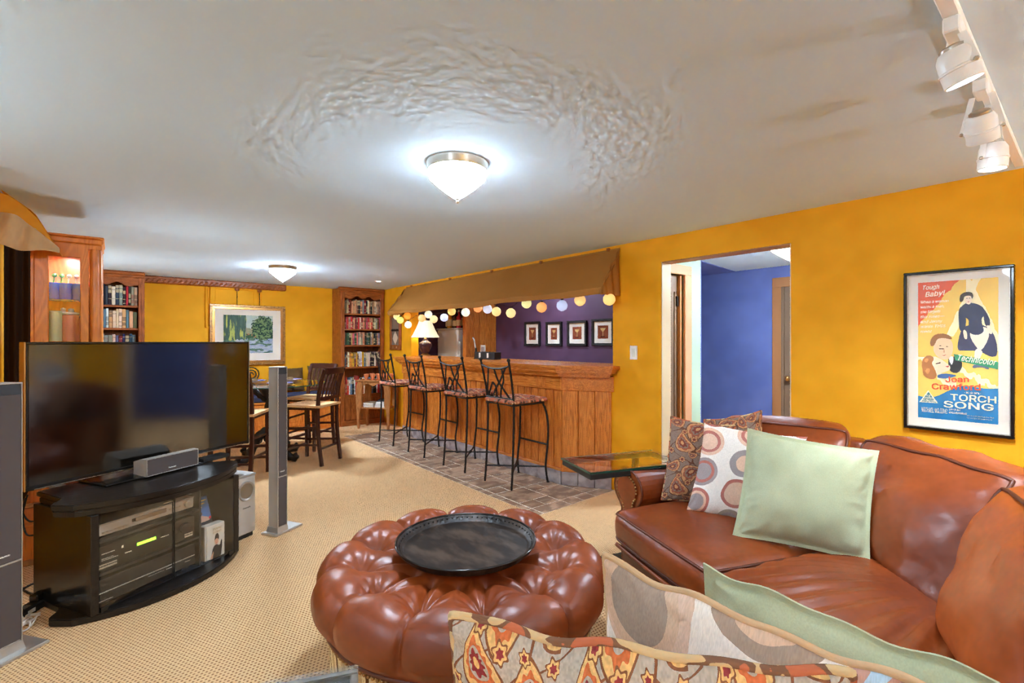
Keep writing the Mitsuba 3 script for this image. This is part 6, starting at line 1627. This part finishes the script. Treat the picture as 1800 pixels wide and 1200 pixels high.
for a in range(3):
    for b in range(96):
        o = a * 97 + b; ff += [[o, o + 97, o + 98], [o, o + 98, o + 1]]
m = trimesh.Trimesh(vv, np.array(ff), process=False)
A(ot, 'skirt', m, 'stripe_fabric', False, uv=uvv, M=mat4((*oc, 0)))
A(ot, 'underframe', lathe([(0, .03), (.495, .03), (.502, .05), (.505, .262), (0, .262)], 48), 'black_matt', 30, M=mat4((*oc, 0)))
A(ot, 'leather_welt', tube(np.stack([.531 * np.cos(ths[::3]), .531 * np.sin(ths[::3]), np.full(NT // 3, .268)], 1), .008, 8, True), 'leather_dark', True, M=mat4((*oc, 0)))
nd = P(trimesh.creation.icosphere(1, .007), 'button_brass', True)
for j in range(180):
    q = j * 2 * np.pi / 180
    A(ot, 'nail_head', nd, M=mat4((oc[0] + .526 * math.cos(q), oc[1] + .526 * math.sin(q), .249)))
for j in range(6):
    q = j * math.pi / 3 + .3
    A(ot, 'foot', lathe([(0, .001), (.025, .001), (.035, .03), (.03, .034), (0, .034)], 14), 'shelf_z', 30, M=mat4((oc[0] + .42 * math.cos(q), oc[1] + .42 * math.sin(q), 0)))
ty = thing('serving_tray', 'round dark embossed tray with raised rim on the ottoman', 'tray')
TMx = mat4((1.136, 1.679, .452))
A(ty, 'dish', lathe([(0, 0), (.25, 0), (.262, .004), (.275, .018), (.286, .028), (.290, .026), (.280, .010), (.262, -.006), (0, -.006)], 72), 'tray', 35, M=TMx)
A(ty, 'rim_bead', tube(np.stack([.287 * np.cos(ths[::4]), .287 * np.sin(ths[::4]), np.full(len(ths[::4]), .0275)], 1), .0045, 8, True), 'black_gloss', True, M=TMx)
A(ty, 'pierced_gallery', cat(*[box(.2705, .2745, -.0035, .0035, .012, .020, .001).apply_transform(trimesh.transformations.rotation_matrix(q, [0, 0, 1])) for q in np.linspace(0, 2 * np.pi, 72, endpoint=False)]), 'iron', M=TMx, kind='stuff')

# ---------------------------------------------------------------- small tables by the sofa
ct = thing('glass_side_table', 'small glass topped black metal table reaching over the sofa arm', 'table')
g0, gu = np.array([1.895, 1.665]), np.array([.94, -.335]); gu /= np.linalg.norm(gu); gv = np.array([.335, .94]); gv /= np.linalg.norm(gv)
GM = np.eye(4); GM[:2, 0], GM[:2, 1], GM[:2, 3] = gu, gv, g0
GW, GD, GZ = .62, .335, .615
for q in ((0, GW, 0, .022), (0, GW, GD - .022, GD), (0, .022, .022, GD - .022), (GW - .022, GW, .022, GD - .022)): A(ct, 'frame_rail', box(q[0], q[1], q[2], q[3], GZ - .03, GZ, .003), 'black_matt', M=GM)
A(ct, 'glass_top', box(-.004, GW + .004, -.004, GD + .004, GZ + .0005, GZ + .011, .001), 'glass', M=GM)
for q in ((-.0045, GW + .0045, -.0055, -.0045), (-.0045, GW + .0045, GD + .0045, GD + .0055)): A(ct, 'glass_edge', box(q[0], q[1], q[2], q[3], GZ + .001, GZ + .0105, 0), 'glass_edge', M=GM)
A(ct, 'glass_edge', box(-.0055, -.0045, -.0045, GD + .0045, GZ + .001, GZ + .0105, 0), 'glass_edge', M=GM)
A(ct, 'post', box(.47, .505, GD - .03, GD, .02, GZ - .03, .003), 'black_matt', M=GM)
A(ct, 'base', box(.05, GW - .05, GD - .28, GD + .0, .001, .02, .003), 'black_matt', M=GM)

nt = thing('low_glass_table', 'corner of a low glass table with silver frame beside the ottoman', 'table')
h0 = pz(630, 1170, .55)[:2]; hu = np.array([-.163, .067]); hu /= np.linalg.norm(hu); hv = np.array([-hu[1], hu[0]])
if hv[1] > 0: hv = -hv
HM = np.eye(4); HM[:2, 0], HM[:2, 1], HM[:2, 3] = hu, hv, h0
HM[2, 2] = 1
for q in ((0, .45, 0, .018), (0, .45, .312, .33), (0, .018, .018, .312), (.432, .45, .018, .312)): A(nt, 'frame_rail', box(q[0], q[1], q[2], q[3], .528, .546, .003), 'silver', M=HM)
A(nt, 'glass_top', box(.0, .45, .0, .33, .5465, .5545, .001), 'glass', M=HM)
A(nt, 'shelf', box(.018, .432, .018, .312, .53, .534, 0), color=(84, 84, 82), M=HM)
for x in (.009, .441):
    for y in (.009, .321): A(nt, 'leg', box(x - .009, x + .009, y - .009, y + .009, .001, .528, .002), 'silver', M=HM)
